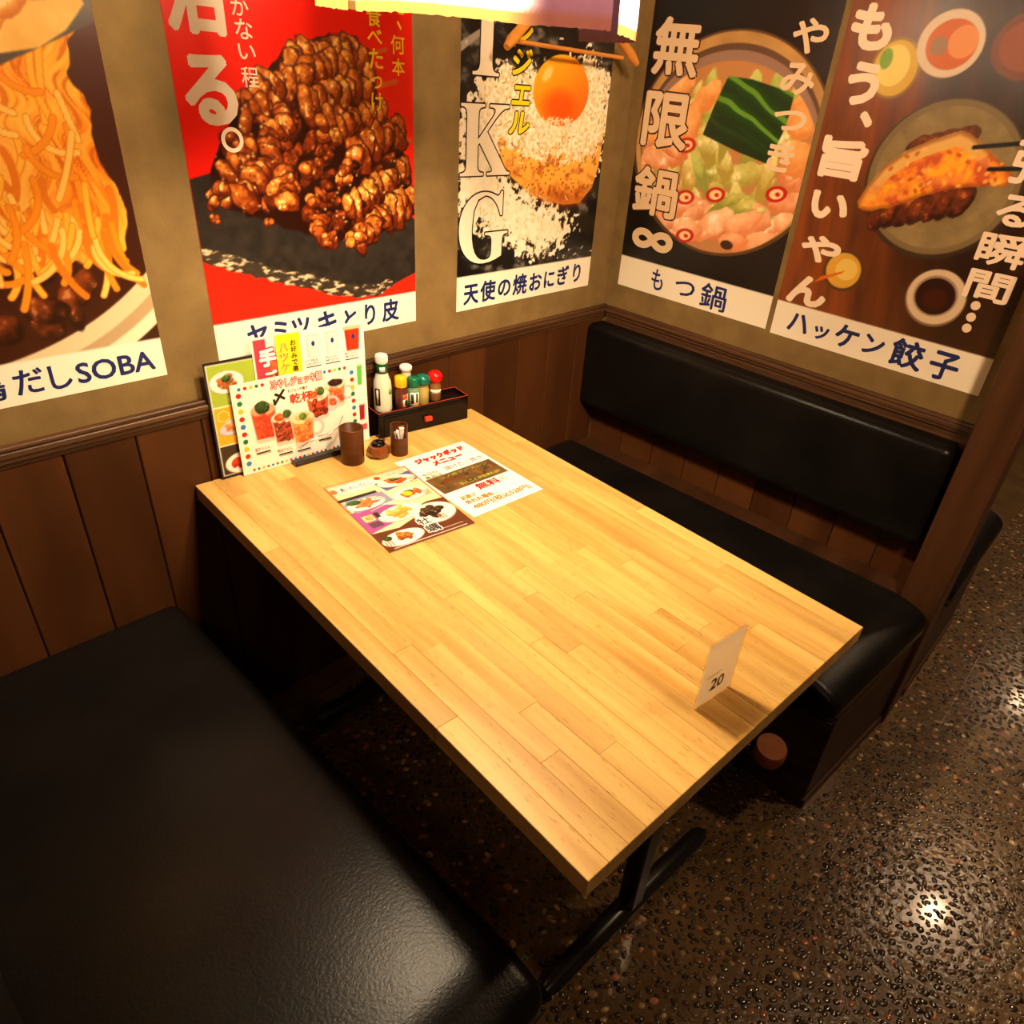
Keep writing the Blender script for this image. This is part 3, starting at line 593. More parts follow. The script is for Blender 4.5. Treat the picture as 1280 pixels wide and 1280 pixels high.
A.put(A.sd(lk), np.stack([.04+.34*hi+.05*sN, .17+.36*hi+.10*sN, .05+.16*hi], -1)); A.put(A.sd(A.poly([(.216, .452), (.33, .425), (.425, .408), (.43, .43), (.27, .50), (.23, .50)]))*.8, (.03, .14, .05))
for x, y in ((.290, .312), (.468, .342), (.195, .290), (.215, .190), (.17, .42)):
    q = A.ell(x, y, .030, .019, .2); A.put(A.sd((1-q)*.02), (.74, .06, .03)); A.put(A.sd((.66-q)*.02), (.96, .84, .62)); A.disc(x+.004, y, .007, .005, (.74, .10, .04))
A.put(A.sd(.0915-V), CREAM)
P4 = poster(4, 'hot pot poster with green leeks, left of the two posters on the right wall', A, 'right', .0438, .9558)
OC = (.90, .80, .66)
lettering(P4, [('無', .014, .578, .164, .712), ('限', .012, .402, .168, .540), ('鍋', .012, .222, .170, .352)], OC, .03, outline=(.20, .07, .03), ooff=.03, name='big_slogan')
lettering(P4, [('∞', .030, .126, .180, .184)], OC, .035, name='infinity_sign')
lettering(P4, [('や', .415, .652, .506, .724), ('み', .410, .566, .500, .634), ('つ', .413, .488, .503, .534), ('き', .418, .394, .494, .464)], OC, .03, name='side_slogan')
lettering(P4, [('も', .124, .016, .168, .078), ('つ', .212, .022, .282, .066), ('鍋', .304, .008, .392, .080)], NAVY, .016, name='caption')

# --- 5: fried dumpling over a plate
A = Art(.559, PH, ST, (.16, .06, .025)); U, V = A.U, A.V
g = vnoise(U+.12*V, V*.12, 26, 71, 4); sd_ = sst(.30, .0, U-.12+.2*(V-.3)); A.put(np.ones_like(U), np.stack([.11+.15*g+.32*sd_*(.3+g), .055+.08*g+.155*sd_*(.3+g), .03+.03*g+.03*sd_], -1))
A.disc(.135, .643, .056, .060, (.52, .40, .18)); A.disc(.135, .643, .050, .054, (.84, .70, .30)); A.disc(.130, .648, .036, .040, (.93, .86, .48)); A.disc(.11, .66, .014, .02, (.45, .62, .18))
A.disc(.237, .695, .068, .062, (.90, .84, .76)); A.disc(.240, .694, .052, .046, (.80, .42, .22)); A.disc(.262, .700, .030, .030, (.92, .62, .40)); A.disc(.215, .690, .018, .018, (.62, .50, .40))
A.disc(.39, .70, .07, .06, (.42, .22, .13)); A.disc(.39, .70, .055, .045, (.55, .30, .2))
A.disc(.310, .436, .170, .166, (.22, .17, .11)); A.disc(.310, .440, .164, .159, (.48, .41, .28))
q = A.ell(.31, .44, .150, .146); nz = vnoise(U, V, 40, 72, 4); A.put(A.sd((1-q)*.15), np.stack([.46+.16*nz, .40+.14*nz, .27+.10*nz], -1)); A.put(A.sd((.6-q)*.15, .02)*.4, (.34, .28, .18))
for k in range(7): A.blob(.20+.028*k, .345+.010*k, .022, .038, -.4, (.56, .26, .10), (.16, .05, .02), (.9, .62, .38), .15, k+300, 60, .5)
for k in range(4): A.blob(.24+.03*k, .50+.01*k, .030, .020, .6, (.50, .26, .10), (.18, .06, .02), (.9, .7, .4), .15, k+310, 60, .4)
gy = A.poly([(.140, .366), (.150, .400), (.175, .446), (.215, .487), (.262, .514), (.318, .540), (.345, .532), (.37, .520), (.42, .492), (.462, .462), (.440, .446), (.399, .442), (.35, .430), (.311, .415), (.27, .395), (.244, .380), (.205, .362), (.168, .350), (.145, .352)])
m = A.sd(gy+.006*(vnoise(U, V, 60, 74, 2)-.5)); nz = vnoise(U, V, 42, 73, 4); A.put(m, np.stack([.98-.16*sst(.5, .75, nz), .58-.22*sst(.5, .75, nz)+.16*sst(.5, .3, nz), .17+.05*nz], -1))
rim = A.sd(gy)*A.sd(.028-gy)*sst(-.02, .06, (V-.36)-.46*(U-.14)); A.put(rim, (.92, .74, .42)); A.put(m*sst(.012, .0, gy)*.5, (.35, .12, .03))
for k in range(60): rr = np.random.RandomState(k+400); x, y = rr.uniform(.18, .44), rr.uniform(.38, .52); A.disc(x, y, .006, .004, (1, .78, .38) if k % 2 else (.78, .34, .08), a=rr.uniform(0, 3), m=m*.8)
for (x0, y0, x1, y1) in ((.355, .512, .559, .555), (.40, .475, .559, .500)):
    dx, dy = x1-x0, y1-y0; t = np.clip(((U-x0)*dx+(V-y0)*dy)/(dx*dx+dy*dy), 0, 1); A.put(A.sd(.0042-np.hypot(U-x0-t*dx, V-y0-t*dy)), (.05, .03, .02))
A.disc(.153, .204, .052, .050, (.30, .20, .10)); A.disc(.153, .204, .045, .043, (.86, .66, .24)); A.disc(.16, .208, .028, .026, (.92, .80, .40))
A.put(A.sd(A.poly([(.085, .158), (.15, .196), (.158, .205), (.10, .178)])), (.85, .40, .10))
A.disc(.388, .192, .069, .066, (.50, .40, .30)); A.disc(.388, .195, .066, .063, (.84, .76, .64)); A.disc(.386, .197, .050, .047, (.62, .52, .42)); A.disc(.386, .196, .045, .042, (.15, .045, .025)); A.disc(.386, .19, .028, .024, (.24, .07, .035))
A.put(A.sd(.0925-V), CREAM)
P5 = poster(5, 'fried dumpling poster, right of the two posters on the right wall, next to the post', A, 'right', .5887, .9506)
lettering(P5, [('も', .010, .672, .108, .762), ('う', .034, .564, .112, .652), ('、', .086, .522, .120, .556), ('旨', .014, .406, .132, .498), ('い', .022, .312, .122, .376), ('や', .026, .208, .134, .274), ('ん', .020, .095, .130, .172)], (.96, .88, .78), .05, name='big_slogan')
lettering(P5, [('頬', .445, .545, .540, .630), ('張', .440, .455, .545, .538), ('る', .445, .372, .522, .436), ('瞬', .436, .288, .538, .358), ('間', .440, .212, .538, .276)], (.96, .88, .78), .03, name='side_slogan')
shape(P5, 'ellipsis_dots', [circ(.478, y, .0105, 16) for y in (.198, .171, .145)], (.93, .84, .72), .0007)
lettering(P5, [('ハ', .044, .022, .104, .072), ('ッ', .122, .020, .164, .056), ('ケ', .180, .018, .244, .078), ('ン', .258, .022, .312, .072), ('餃', .330, .012, .412, .084), ('子', .428, .010, .496, .080)], NAVY, .03, name='caption')
# ------------------------------------------------------------ pendant lamp: cloth panels hung round a bulb
M_cloth = bpy.data.materials.new('shade_cloth'); M_cloth.use_nodes = True; nt = M_cloth.node_tree; nt.nodes.clear(); N = nt.nodes.new; L = nt.links.new
o_ = N('ShaderNodeOutputMaterial'); mx = N('ShaderNodeMixShader'); df = N('ShaderNodeBsdfDiffuse'); tr = N('ShaderNodeBsdfTranslucent'); mx.inputs[0].default_value = .80
at = N('ShaderNodeAttribute'); at.attribute_name = 'Col'; tc = N('ShaderNodeTexCoord'); nz = N('ShaderNodeTexNoise'); nz.inputs['Scale'].default_value = 60; bp = N('ShaderNodeBump'); bp.inputs['Strength'].default_value = .4; bp.inputs['Distance'].default_value = .002
L(tc.outputs['Object'], nz.inputs[0]); L(nz.outputs[0], bp.inputs['Height']); L(at.outputs[0], df.inputs[0]); L(at.outputs[0], tr.inputs[0]); L(bp.outputs[0], df.inputs[1]); L(bp.outputs[0], tr.inputs[1])
L(df.outputs[0], mx.inputs[1]); L(tr.outputs[0], mx.inputs[2]); L(mx.outputs[0], o_.inputs[0])
LC = (-1.10, -.545); LZ = 1.5585; LR = .212
pend = thing('pendant_lamp', 'pendant lamp with glowing cream, yellow and purple cloth shade hanging over the table', 'lamp', (LC[0], LC[1], LZ))
def cloth(a0, a1, zlo, zhi, rad, seed, purple):
    na = max(10, int((a1-a0)*rad/.006)); nz_ = 30; V = []; C = []; F = []
    for j in range(nz_+1):
        t = j/nz_
        for i in range(na+1):
            s = i/na; a = a0+(a1-a0)*s; z = zlo(s)+(zhi-zlo(s))*t
            if j == 0: z += .0005*math.sin(i*2.3+seed)*(1+math.sin(i*.7))
            rr_ = rad+.003*math.sin(9*a+seed)*(1-t)+.0015*math.sin(31*a)-.045*t*t
            V.append((rr_*math.cos(a), rr_*math.sin(a), z))
            hem = z-zlo(s) < .019
            c = (1, 1, .99)
            p = sst(purple[0]-.10, purple[0]+.08, s)*(1-sst(purple[1]-.03, purple[1]+.03, s)) if purple else 0
            if hem: c = (.46, .35, .19)
            pc_ = (.085, .006, .045)
            p = float(p)*(.9 if not hem else .75); C.append(tuple(c[k]*(1-p)+pc_[k]*p for k in range(3)))
    w_ = na+1
    for j in range(nz_):
        for i in range(na): F.append((j*w_+i, j*w_+i+1, (j+1)*w_+i+1, (j+1)*w_+i))
    me = bpy.data.meshes.new('cloth_panel'); me.from_pydata(V, [], F); me.polygons.foreach_set('use_smooth', [True]*len(F))
    ca = me.color_attributes.new('Col', 'FLOAT_COLOR', 'POINT'); ca.data.foreach_set('color', np.array([[*lin(c), 1] for c in C], np.float32).ravel())
    me.materials.append(M_cloth); o = link('cloth_panel', me, pend)
    return o
vd = math.atan2(-1.4229-LC[1], -1.9188-LC[0])          # direction from the lamp to where a guest stands
# angles run anticlockwise from above: from the aisle side the left edge of the shade is at vd-90 deg
cloth(vd-.78, vd+.86, lambda s: .0+.010*max(0, s-.62)/.38+.004*math.sin(3*s), .30, LR, 1, (.62, 1.2))
cloth(vd+.90, vd+2.35, lambda s: .008-.004*s, .30, LR+.002, 2, (.34, 1.2))
cloth(vd+2.39, vd+3.9, lambda s: .024, .30, LR, 3, (.7, 1.0))
cloth(vd-2.34, vd-.81, lambda s: .012-.012*s, .30, LR, 4, None)
b = MB()
for z in (.296, .304):
    for k in range(1): b.tube([((LR-.05)*math.cos(2*math.pi*i/36), (LR-.05)*math.sin(2*math.pi*i/36), z) for i in range(37)], .0025, 6, caps=False)
b.obj('top_ring', M_black, pend)
b = MB()
for k in range(3): a = k*2.094; b.tube([(0, 0, .315), ((LR-.05)*math.cos(a), (LR-.05)*math.sin(a), .30)], .002, 6)
b.obj('spoke', M_black, pend)
MB().lathe([(.018, .290), (.02, .295), (.02, .345), (.006, .36)], 16).obj('socket', M_black, pend)
MB().tube([(0, 0, .355), (0, 0, 2.45-LZ)], .003, 8).obj('cord', M_black, pend)
MB().lathe([(.045, 2.42-LZ), (.05, 2.449-LZ)], 20).obj('ceiling_cup', M_black, pend)
M_bulb = bpy.data.materials.new('bulb_glow'); M_bulb.use_nodes = True; bs = M_bulb.node_tree.nodes['Principled BSDF']
bs.inputs['Emission Color'].default_value = (1, .80, .50, 1); bs.inputs['Emission Strength'].default_value = 40
bulb = MB().lathe([(.004, .230), (.02, .235), (.03, .25), (.030, .258), (.02, .280), (.014, .293)], 20).obj('bulb', M_bulb, pend)
bulb.visible_shadow = True
pl = bpy.data.lights.new('bulb_light', 'POINT'); pl.energy = 71; pl.color = (1, .755, .48); pl.shadow_soft_size = .06
po = bpy.data.objects.new('bulb_light', pl); COL.objects.link(po); po.parent = pend; po.location = (0, 0, .190)

# ------------------------------------------------------------ clothes hanger on the back wall
M_hang = mat('hanger_wood', (.52, .19, .03), .45, spec=.3, noise=((.66, .27, .05), (8, 60, 60), 4, .3, .7))
hg = thing('clothes_hanger', 'orange-brown wooden clothes hanger hanging on the back wall over the egg poster', 'hanger', (-.335, -.062, 1.556))
for s in (-1, 1):
    pts = [Vector((s*.245, -.012, -.004)), Vector((s*.225, -.008, .012)), Vector((s*.17, 0, .050)), Vector((s*.10, .004, .088)), Vector((s*.04, .004, .110)), Vector((0, .004, .116))]
    b = MB().tube(pts, [.008, .0125, .0115, .0105, .0105, .0105], 10); b.v = [(p[0], p[1], p[2]) for p in b.v]; b.obj('arm', M_hang, hg)
MB().tube([(-.195, 0, .010), (.195, 0, .006)], .0048, 8).obj('trouser_bar', M_hang, hg)
MB().tube([(0, .004, .11), (0, .004, .155), (.012, .004, .170), (.022, .004, .185), (.018, .004, .203), (0, .004, .210), (-.018, .004, .202)], .002, 8).obj('hook', M_steel, hg)
pg = thing('wall_hook', 'small steel wall hook carrying the wooden hanger', 'hook', (-.335, -.001, 1.76))
MB().box((-.02, -.006, -.03), (.02, 0, .03), .002, 1).obj('plate', M_steel, pg); MB().tube([(0, -.004, 0), (0, -.06, 0), (0, -.072, .014)], .0032, 8).obj('prong', M_steel, pg)

# ------------------------------------------------------------ things on the table: local table frame helper (u along width, w towards the front)
ta = Matrix.Translation((-1.3898, -.012, 0)) @ Matrix.Rotation(TA, 4, 'Z'); TI = ta.inverted()
def T(x, y, z=TT): return (x, y, z)
Z0 = TT+.0004
RED = (.90, .12, .06); BLU = (.20, .45, .80); GRN = (.08, .45, .28); YEL = (.98, .75, .20)
def bars(parent, rects, col, name='small_print', z=.0006): return shape(parent, name, [rect(*q) for q in rects], col, z)
def board(label, art, x, y, ang, top_y, name='menu_board', grp='menu boards standing at the wall end', z0=Z0+.0005):
    """sheet standing on its lower edge at (x, y), turned by ang, leaning back so that its top is at top_y behind"""
    o = link(name, art.mesh(name, M_printm, .0012)); tag(o, label, 'menu', grp)
    u = Vector((math.cos(ang), math.sin(ang), 0)); back = Vector((-u.y, u.x, 0)); H = art.H; off = top_y
    v = (back*off+Vector((0, 0, math.sqrt(H*H-off*off)))); return frame(o, (x, y, z0), u, v)
MA = -.066
# green and yellow food menu with a black edge
A = Art(.30, .262, .0016, (.10, .09, .07)); U, V = A.U, A.V
A.put(A.sd(A.poly(rect(.004, .006, .296, .256))), (.96, .95, .9)); A.put(A.sd(A.poly(rect(.006, .165, .294, .254))), (.62, .72, .22)); A.put(A.sd(A.poly(rect(.006, .078, .294, .162))), (.97, .68, .10)); A.put(A.sd(A.poly(rect(.006, .008, .294, .075))), (.20, .15, .10))
def dish(cx, cy, rx, ry, food, food2, hi, seed, n=14, a=.0, plate=(.95, .93, .88), garn=None):
    A.disc(cx, cy-.001, rx*1.03, ry*1.05, (.6, .52, .42), a); A.disc(cx, cy, rx, ry, plate, a); rr = np.random.RandomState(seed)
    for k in range(n):
        t = rr.uniform(0, 6.28); q = rr.uniform(0, .52); A.blob(cx+rx*q*math.cos(t), cy+ry*q*math.sin(t)+ry*.08, rx*.26, ry*.24, rr.uniform(0, 3), food, food2, hi, .25, seed+k, 200, .6)
    if garn: A.blob(cx, cy+ry*.35, rx*.25, ry*.28, 0, garn, (.05, .12, .03), (.5, .7, .3), .3, seed+90, 200, .4)
dish(.042, .215, .035, .024, (.80, .50, .25), (.5, .25, .1), (1, .9, .7), 1, garn=(.3, .5, .15)); dish(.062, .178, .022, .014, (.7, .75, .5), (.4, .45, .2), (1, 1, .9), 2)
dish(.05, .118, .040, .018, (.95, .66, .35), (.8, .4, .15), (1, .9, .75), 3, plate=(.75, .78, .82), a=.25); dish(.048, .030, .036, .024, (.85, .25, .12), (.6, .1, .05), (1, .6, .4), 4); A.disc(.056, .036, .009, .008, (1, .78, .15))
G = board('green, yellow and black food menu board standing behind the dotted one, leftmost against the wainscot', A, -1.336, -.0245, MA, .002)
lettering(G, [('旨', .102, .190, .112, .200), ('揚', .088, .228, .098, .238), ('物', .088, .214, .098, .224), ('鍋', .088, .186, .098, .198)], (1, 1, .95), .01, name='title')
def hexring(cx, cy, r): return [[(cx+q*r*math.cos(math.pi/3*(k+dk)+.52), cy+q*r*math.sin(math.pi/3*(k+dk)+.52)) for q, dk in ((1, 0), (1, 1), (.86, 1), (.86, 0))] for k in range(6)]
shape(G, 'hexagon_badge', hexring(.118, .222, .015), (.97, .97, .88), .0018)
shape(G, 'hexagon_badge', hexring(.024, .143, .014), (1, .9, .6), .0018)
# pink hand-made menu
A = Art(.21, .297, .0016, (.97, .93, .88)); A.put(A.sd(A.poly(rect(.004, .05, .030, .292))), (.86, .22, .30)); A.blob(.048, .215, .02, .025, .3, (.85, .45, .2), (.4, .15, .05), (1, .85, .6), .2, 3, 150, .6)
K = board('tall menu with a pink band, second from the left at the wall', A, -1.235, -.0330, MA, .002)
lettering(K, [('手', .012, .232, .050, .272), ('ご', .020, .196, .048, .224)], (.98, .97, .95), .05, z=.0022, outline=(.86, .22, .30), ooff=.08, name='title')
# drinks menu with a yellow band
A = Art(.21, .297, .0016, (.96, .94, .90)); U, V = A.U, A.V
A.put(A.sd(A.poly(rect(0, 0, .055, .297))), (.98, .86, .12)); A.put(A.sd(A.poly(rect(.165, .03, .205, .045))), (.9, .3, .3))
def glass(cx, cy, w, h, liquid, dk):
    A.put(A.sd(A.poly([(cx-w*.40, cy), (cx+w*.40, cy), (cx+w/2, cy+h), (cx-w/2, cy+h)])), (.80, .80, .78)); A.put(A.sd(A.poly([(cx-w*.36, cy+.003), (cx+w*.36, cy+.003), (cx+w*.44, cy+h*.9), (cx-w*.44, cy+h*.9)])), liquid)
    A.put(A.sd(A.poly([(cx-w*.36, cy+.003), (cx-w*.2, cy+.003), (cx-w*.25, cy+h*.9), (cx-w*.44, cy+h*.9)]))*.4, dk)
glass(.082, .235, .034, .052, (.88, .87, .84), (.7, .7, .7)); glass(.128, .235, .034, .052, (.90, .89, .86), (.7, .7, .7)); glass(.180, .232, .042, .058, (.80, .20, .08), (.5, .08, .03)); A.put(A.sd(A.poly(rect(.158, .283, .203, .291))), (.92, .72, .55))
glass(.188, .145, .026, .055, (.35, .72, .25), (.2, .5, .15)); glass(.190, .055, .026, .045, (.62, .08, .14), (.4, .02, .06)); glass(.140, .145, .026, .055, (.92, .70, .25), (.6, .4, .1)); glass(.140, .055, .026, .045, (.9, .5, .3), (.6, .3, .1))
D = board('drinks menu with glasses and a yellow band, tallest of the menus by the sauce bottles', A, -1.185, -.0392, MA, .002)
lettering(D, [(c, .006, .297-.022-.022*i-.016, .026, .297-.022-.022*i+.004) for i, c in enumerate('ハッケン酒場')], (.95, .58, .12), .03, z=.0022, outline=(.98, .95, .5), ooff=.03, name='band_title')
lettering(D, [(c, .032, .297-.016-.0145*i-.011, .045, .297-.016-.0145*i+.001) for i, c in enumerate('お好みで選べる！')], (.12, .09, .05), .02, z=.0018, name='band_text')
for cx in (.082, .128, .176):
    lettering(D, [('いつもの' if cx < .1 else 'プレーン' if cx < .15 else '生ビール', cx-.018, .226, cx+.010, .232), ('レモンサワー' if cx < .1 else 'サワー', cx-.018, .218, cx+.016, .224)], (.15, .12, .10), .01, z=.0018, name='drink_name')
bars(D, [(cx-.018, .2135, cx+.018, .2155) for cx in (.082, .128, .176)], (.15, .12, .1), z=.0018)
bars(D, [(cx-.016, .205-.005*k, cx+.012-.003*k, .2065-.005*k) for cx in (.082, .128, .176) for k in range(3)], (.55, .48, .42), z=.0018)
for cx in (.084, .130, .182): shape(D, 'swirl_mark', [circ(cx, .266, .004, 8, .006)], (.12, .16, .5), .0018)
# dotted noodle-mug menu in front
A = Art(.293, .210, .0013, (.97, .94, .87)); U, V = A.U, A.V
def mug(cx, cy, w, h, liq, dk, top, seed, hand=1):
    if hand:
        q = A.ell(cx+w*.60, cy+h*.52, w*.36, h*.34); A.put(A.sd((1-q)*.01)*A.sd((q-.66)*.01), (.78, .76, .76))
    A.put(A.sd(A.poly([(cx-w*.42, cy), (cx-w*.3, cy-.004), (cx+w*.3, cy-.004), (cx+w*.42, cy), (cx+w*.52, cy+h), (cx-w*.52, cy+h)])), (.84, .78, .72))
    A.disc(cx, cy+h, w*.54, w*.30, (.90, .84, .78))
    A.put(A.sd(A.poly([(cx-w*.38, cy+.006), (cx+w*.38, cy+.006), (cx+w*.48, cy+h*.98), (cx-w*.48, cy+h*.98)])), liq); A.disc(cx, cy+h, w*.48, w*.25, top)
    rr = np.random.RandomState(seed)
    for k in range(20): A.blob(cx+rr.uniform(-.32, .32)*w, cy+rr.uniform(.14, .82)*h, w*.12, w*.10, rr.uniform(0, 3), liq, dk, (1, .8, .55), .3, seed+k, 260, .6)
    for k in range(8): A.blob(cx+rr.uniform(-.25, .25)*w, cy+h+rr.uniform(-.1, .12)*w, w*.12, w*.08, rr.uniform(0, 3), top, tuple(c*.7 for c in top), (1, .95, .8), .2, seed+k+30, 260, .5)
mug(.235, .112, .050, .052, (.92, .50, .28), (.7, .2, .08), (.96, .86, .72), 30); A.blob(.236, .168, .018, .009, 0, (.16, .05, .05), (.05, .02, .02), (.8, .15, .1), .3, 1, 260, .5)
mug(.190, .092, .055, .055, (.80, .30, .14), (.35, .1, .05), (.95, .88, .76), 31); A.blob(.178, .150, .012, .008, 0, (.95, .50, .15), (.7, .25, .05), (1, .8, .5), .2, 2, 260, .5); A.blob(.198, .156, .010, .009, 0, (.35, .5, .15), (.1, .25, .05), (.7, .8, .4), .3, 3, 260, .5)
mug(.062, .070, .055, .072, (.90, .30, .16), (.7, .14, .05), (.92, .62, .42), 32, 0); A.blob(.062, .148, .016, .014, 0, (.20, .36, .12), (.05, .15, .04), (.6, .7, .3), .3, 4, 260, .5)
mug(.104, .052, .052, .062, (.72, .26, .12), (.35, .1, .05), (.94, .86, .74), 33, 0); A.blob(.096, .116, .013, .009, 0, (.95, .40, .15), (.7, .2, .05), (1, .8, .5), .2, 5, 260, .5); A.blob(.114, .122, .009, .009, 0, (.30, .45, .15), (.1, .25, .05), (.7, .8, .4), .3, 6, 260, .5)
mug(.148, .040, .054, .062, (.96, .58, .28), (.85, .3, .1), (.96, .84, .58), 34); A.blob(.150, .106, .010, .009, 0, (.55, .6, .2), (.25, .4, .1), (.8, .8, .4), .3, 7, 260, .5)
B = board('white noodle-mug menu bordered with coloured dots, standing in front of the others', A, -1.2945, -.0385, MA, .004)
cols = [BLU, RED, YEL, GRN, RED]
for ci_, cc in enumerate([BLU, RED, YEL, GRN]):
    pd = []
    order = [0, 1, 2, 3, 1]
    for i in range(5):
        if order[i] == ci_: pd.append(circ(.018+.0125*i, .198, .0038, 14)); pd.append(circ(.212+.0125*i, .198, .0038, 14))
    seq = [1, 3, 2, 1, 0, 1, 3, 2, 1, 0]
    for i in range(10):
        if seq[i] == ci_: pd.append(circ(.015, .184-.0175*i, .0056, 16))
    seq2 = [0, 1, 2, 3, 1, 0, 1, 3, 2, 0]
    for i in range(10):
        if seq2[i] == ci_: pd.append(circ(.279, .184-.0175*i, .0052, 16))
    seq3 = [1, 3, 2, 1, 0]
    for i in range(23):
        if seq3[i % 5] == ci_: pd.append(circ(.024+.0108*i, .0085, .0030, 12))
    for q_ in pd: shape(B, 'border_dot', [q_], cc, .0018)
lettering(B, [('冷やしジョッキ麺', .086, .183, .204, .203)], (.98, .94, .90), .0, outline=(.90, .16, .10), ooff=.12, z=.0022, name='title')
lettering(B, [('〆', .086, .146, .116, .180)], (.08, .07, .06), .035, z=.0018, name='large_mark')
lettering(B, [('もジョッキ麺で', .122, .168, .168, .176)], (.12, .1, .08), .008, z=.0018, name='subtitle')
lettering(B, [('乾杯', .124, .140, .178, .164)], (.88, .20, .10), .025, z=.0018, name='cheers')
shape(B, 'accent_strokes', [[(.181, .150), (.183, .150), (.189, .166), (.187, .166)], [(.186, .150), (.188, .150), (.195, .167), (.193, .167)]], (.88, .2, .1), .0018)
for s_, x in (('温牛うどん', .032), ('明太うどん', .082), ('ジョッキうどん', .126), ('担担うどん', .180)):
    y = {.032: .050, .082: .033, .126: .030, .180: .042}[x]
    lettering(B, [(s_, x, y, x+.034, y+.008)], (.80, .22, .12), .006, z=.0018, name='dish_name'); bars(B, [(x+.002, y-.007, x+.034, y-.0035), (x+.004, y-.0095, x+.036, y-.0085)], (.15, .12, .10), z=.0018)
# stand for the menus
st_ = thing('menu_stand', 'black menu stand with a bent wire holding the menu boards', 'stand', (-1.168, -.0495, Z0), MA)
MB().box((-.018, -.024, .0), (.115, -.001, .009), .0015, 1).obj('base_plate', M_black, st_)
MB().tube([(.0, -.018, .009), (.0, -.020, .045), (.028, -.022, .0575), (.062, -.022, .056), (.095, -.020, .070), (.110, -.019, .095)], .0011, 6).obj('wire', M_steel, st_)
MB().box((-.018, -.0235, .009), (.115, -.0215, .013), .0006, 1).obj('front_lip', M_black, st_)

# ------------------------------------------------------------ condiment box with a drawer
BA = -.15
bx = thing('condiment_box', 'black lacquered condiment box with red rim and red drawer knob at the wall', 'box', (-.957, -.069, Z0), BA)
BL_, BW, BH = .262, .066, .063
MB().box((0, 0, 0), (BL_, BW, BH-.004), .002, 2).obj('body', M_lacq, bx)
b = MB(); t_ = .0042
b.box((0, 0, BH-.0038), (BL_, t_, BH+.0035), .0006, 1); b.box((0, BW-t_, BH-.0038), (BL_, BW, BH+.0035), .0006, 1); b.box((0, t_+.0002, BH-.0038), (t_, BW-t_-.0002, BH+.0035), .0006, 1); b.box((BL_-t_, t_+.0002, BH-.0038), (BL_, BW-t_-.0002, BH+.0035), .0006, 1)
b.obj('raised_rim', M_lacq, bx)
b = MB(); z1 = BH+.0036; q_ = .0022
for r_ in (((0, 0), (BL_, q_)), ((0, BW-q_), (BL_, BW)), ((0, q_), (q_, BW-q_)), ((BL_-q_, q_), (BL_, BW-q_))): b.box((r_[0][0]+.0004, r_[0][1]+.0004, z1), (r_[1][0]-.0004, r_[1][1]-.0004, z1+.0007))
o = b.obj('red_edge', M_red, bx); o['label'] = 'thin red line round the rim'
drawer = MB().box((.014, -.0022, .006), (BL_-.014, -.0003, BH-.010), .0008, 1).obj('drawer', M_lacq, bx)
MB().box((BL_*.48, -.013, .024), (BL_*.48+.020, -.0024, .036), .002, 2).obj('drawer_knob', M_red, drawer)
def onbox(u, v):
    c, s = math.cos(BA), math.sin(BA); return (-.957+u*c-v*s, -.069+u*s+v*c, Z0+BH-.0038)
M_glassy = mat('clear_plastic', (.92, .88, .8), .08, trans=1, ior=1.2)
def liquid(c, name='content'): return mat(name, c, .25, coat=.4)
LAST = [None]
def label_wrap(parent, name, r, z0, z1, a0, a1, m, n=10):
    b = MB(); V = []; F = []
    for j, z in enumerate((z0, z1)):
        for i in range(n+1): a = a0+(a1-a0)*i/n; V.append((r*math.cos(a), r*math.sin(a), z))
    for i in range(n): F.append((i, i+1, n+2+i, n+1+i))
    me = bpy.data.meshes.new(name); me.from_pydata(V, [], F); me.materials.append(m); me.polygons.foreach_set('use_smooth', [True]*n)
    o = link(name, me, parent); s_ = o.modifiers.new('t', 'SOLIDIFY'); s_.thickness = .0003; s_.offset = 1
    if name == 'label': LAST[0] = o
    elif name in ('label_text', 'label_band') and LAST[0] is not None and LAST[0].parent == parent: o.parent = LAST[0]
    return o
FA = -2.5    # direction towards the seats' left end
bt = thing('sauce_bottle', 'tall white dressing bottle with white cap and green neck band, leftmost on the condiment box', 'bottle', onbox(.030, .032), 0, 'condiment bottles')
MB().lathe([(.017, 0), (.0215, .002), (.0225, .008), (.0225, .062), (.021, .080), (.0145, .098), (.013, .104), (.013, .106)], 28).obj('body', mat('cream_glass', lin((.86, .85, .76)), .18, coat=.5), bt)
MB().lathe([(.0136, .100), (.0142, .101), (.0142, .124), (.0136, .125)], 24).obj('neck_band', plain((.06, .30, .16)), bt)
b = MB(); b.lathe([(.0138, .1252), (.0146, .127), (.0146, .143), (.0135, .146), (.006, .1465)], 28)
for k in range(28): a = k*2*math.pi/28; b.box((.0146*math.cos(a)-.0006, .0146*math.sin(a)-.0006, .128), (.0146*math.cos(a)+.0006, .0146*math.sin(a)+.0006, .1425))
b.obj('cap', M_white, bt)
LAST[0] = label_wrap(bt, 'dark_label', .0229, .022, .066, FA-.55, FA+.05, plain((.14, .10, .09)))
label_wrap(bt, 'label_text', .0232, .026, .062, FA-.38, FA-.14, plain((.80, .78, .70)))
label_wrap(bt, 'green_print', .0229, .050, .064, FA+1.0, FA+1.5, plain((.45, .68, .30)))
label_wrap(bt, 'neck_print', .0145, .106, .118, FA-.1, FA+.9, plain((.85, .90, .85)), 6)
bt = thing('chilli_oil_bottle', 'small dark bottle with yellow cap and orange label, second from the left on the box', 'bottle', onbox(.075, .022), 0, 'condiment bottles')
MB().lathe([(.0145, 0), (.0165, .002), (.0165, .045), (.0145, .055), (.0125, .060)], 24).obj('body', liquid((.10, .025, .01)), bt)
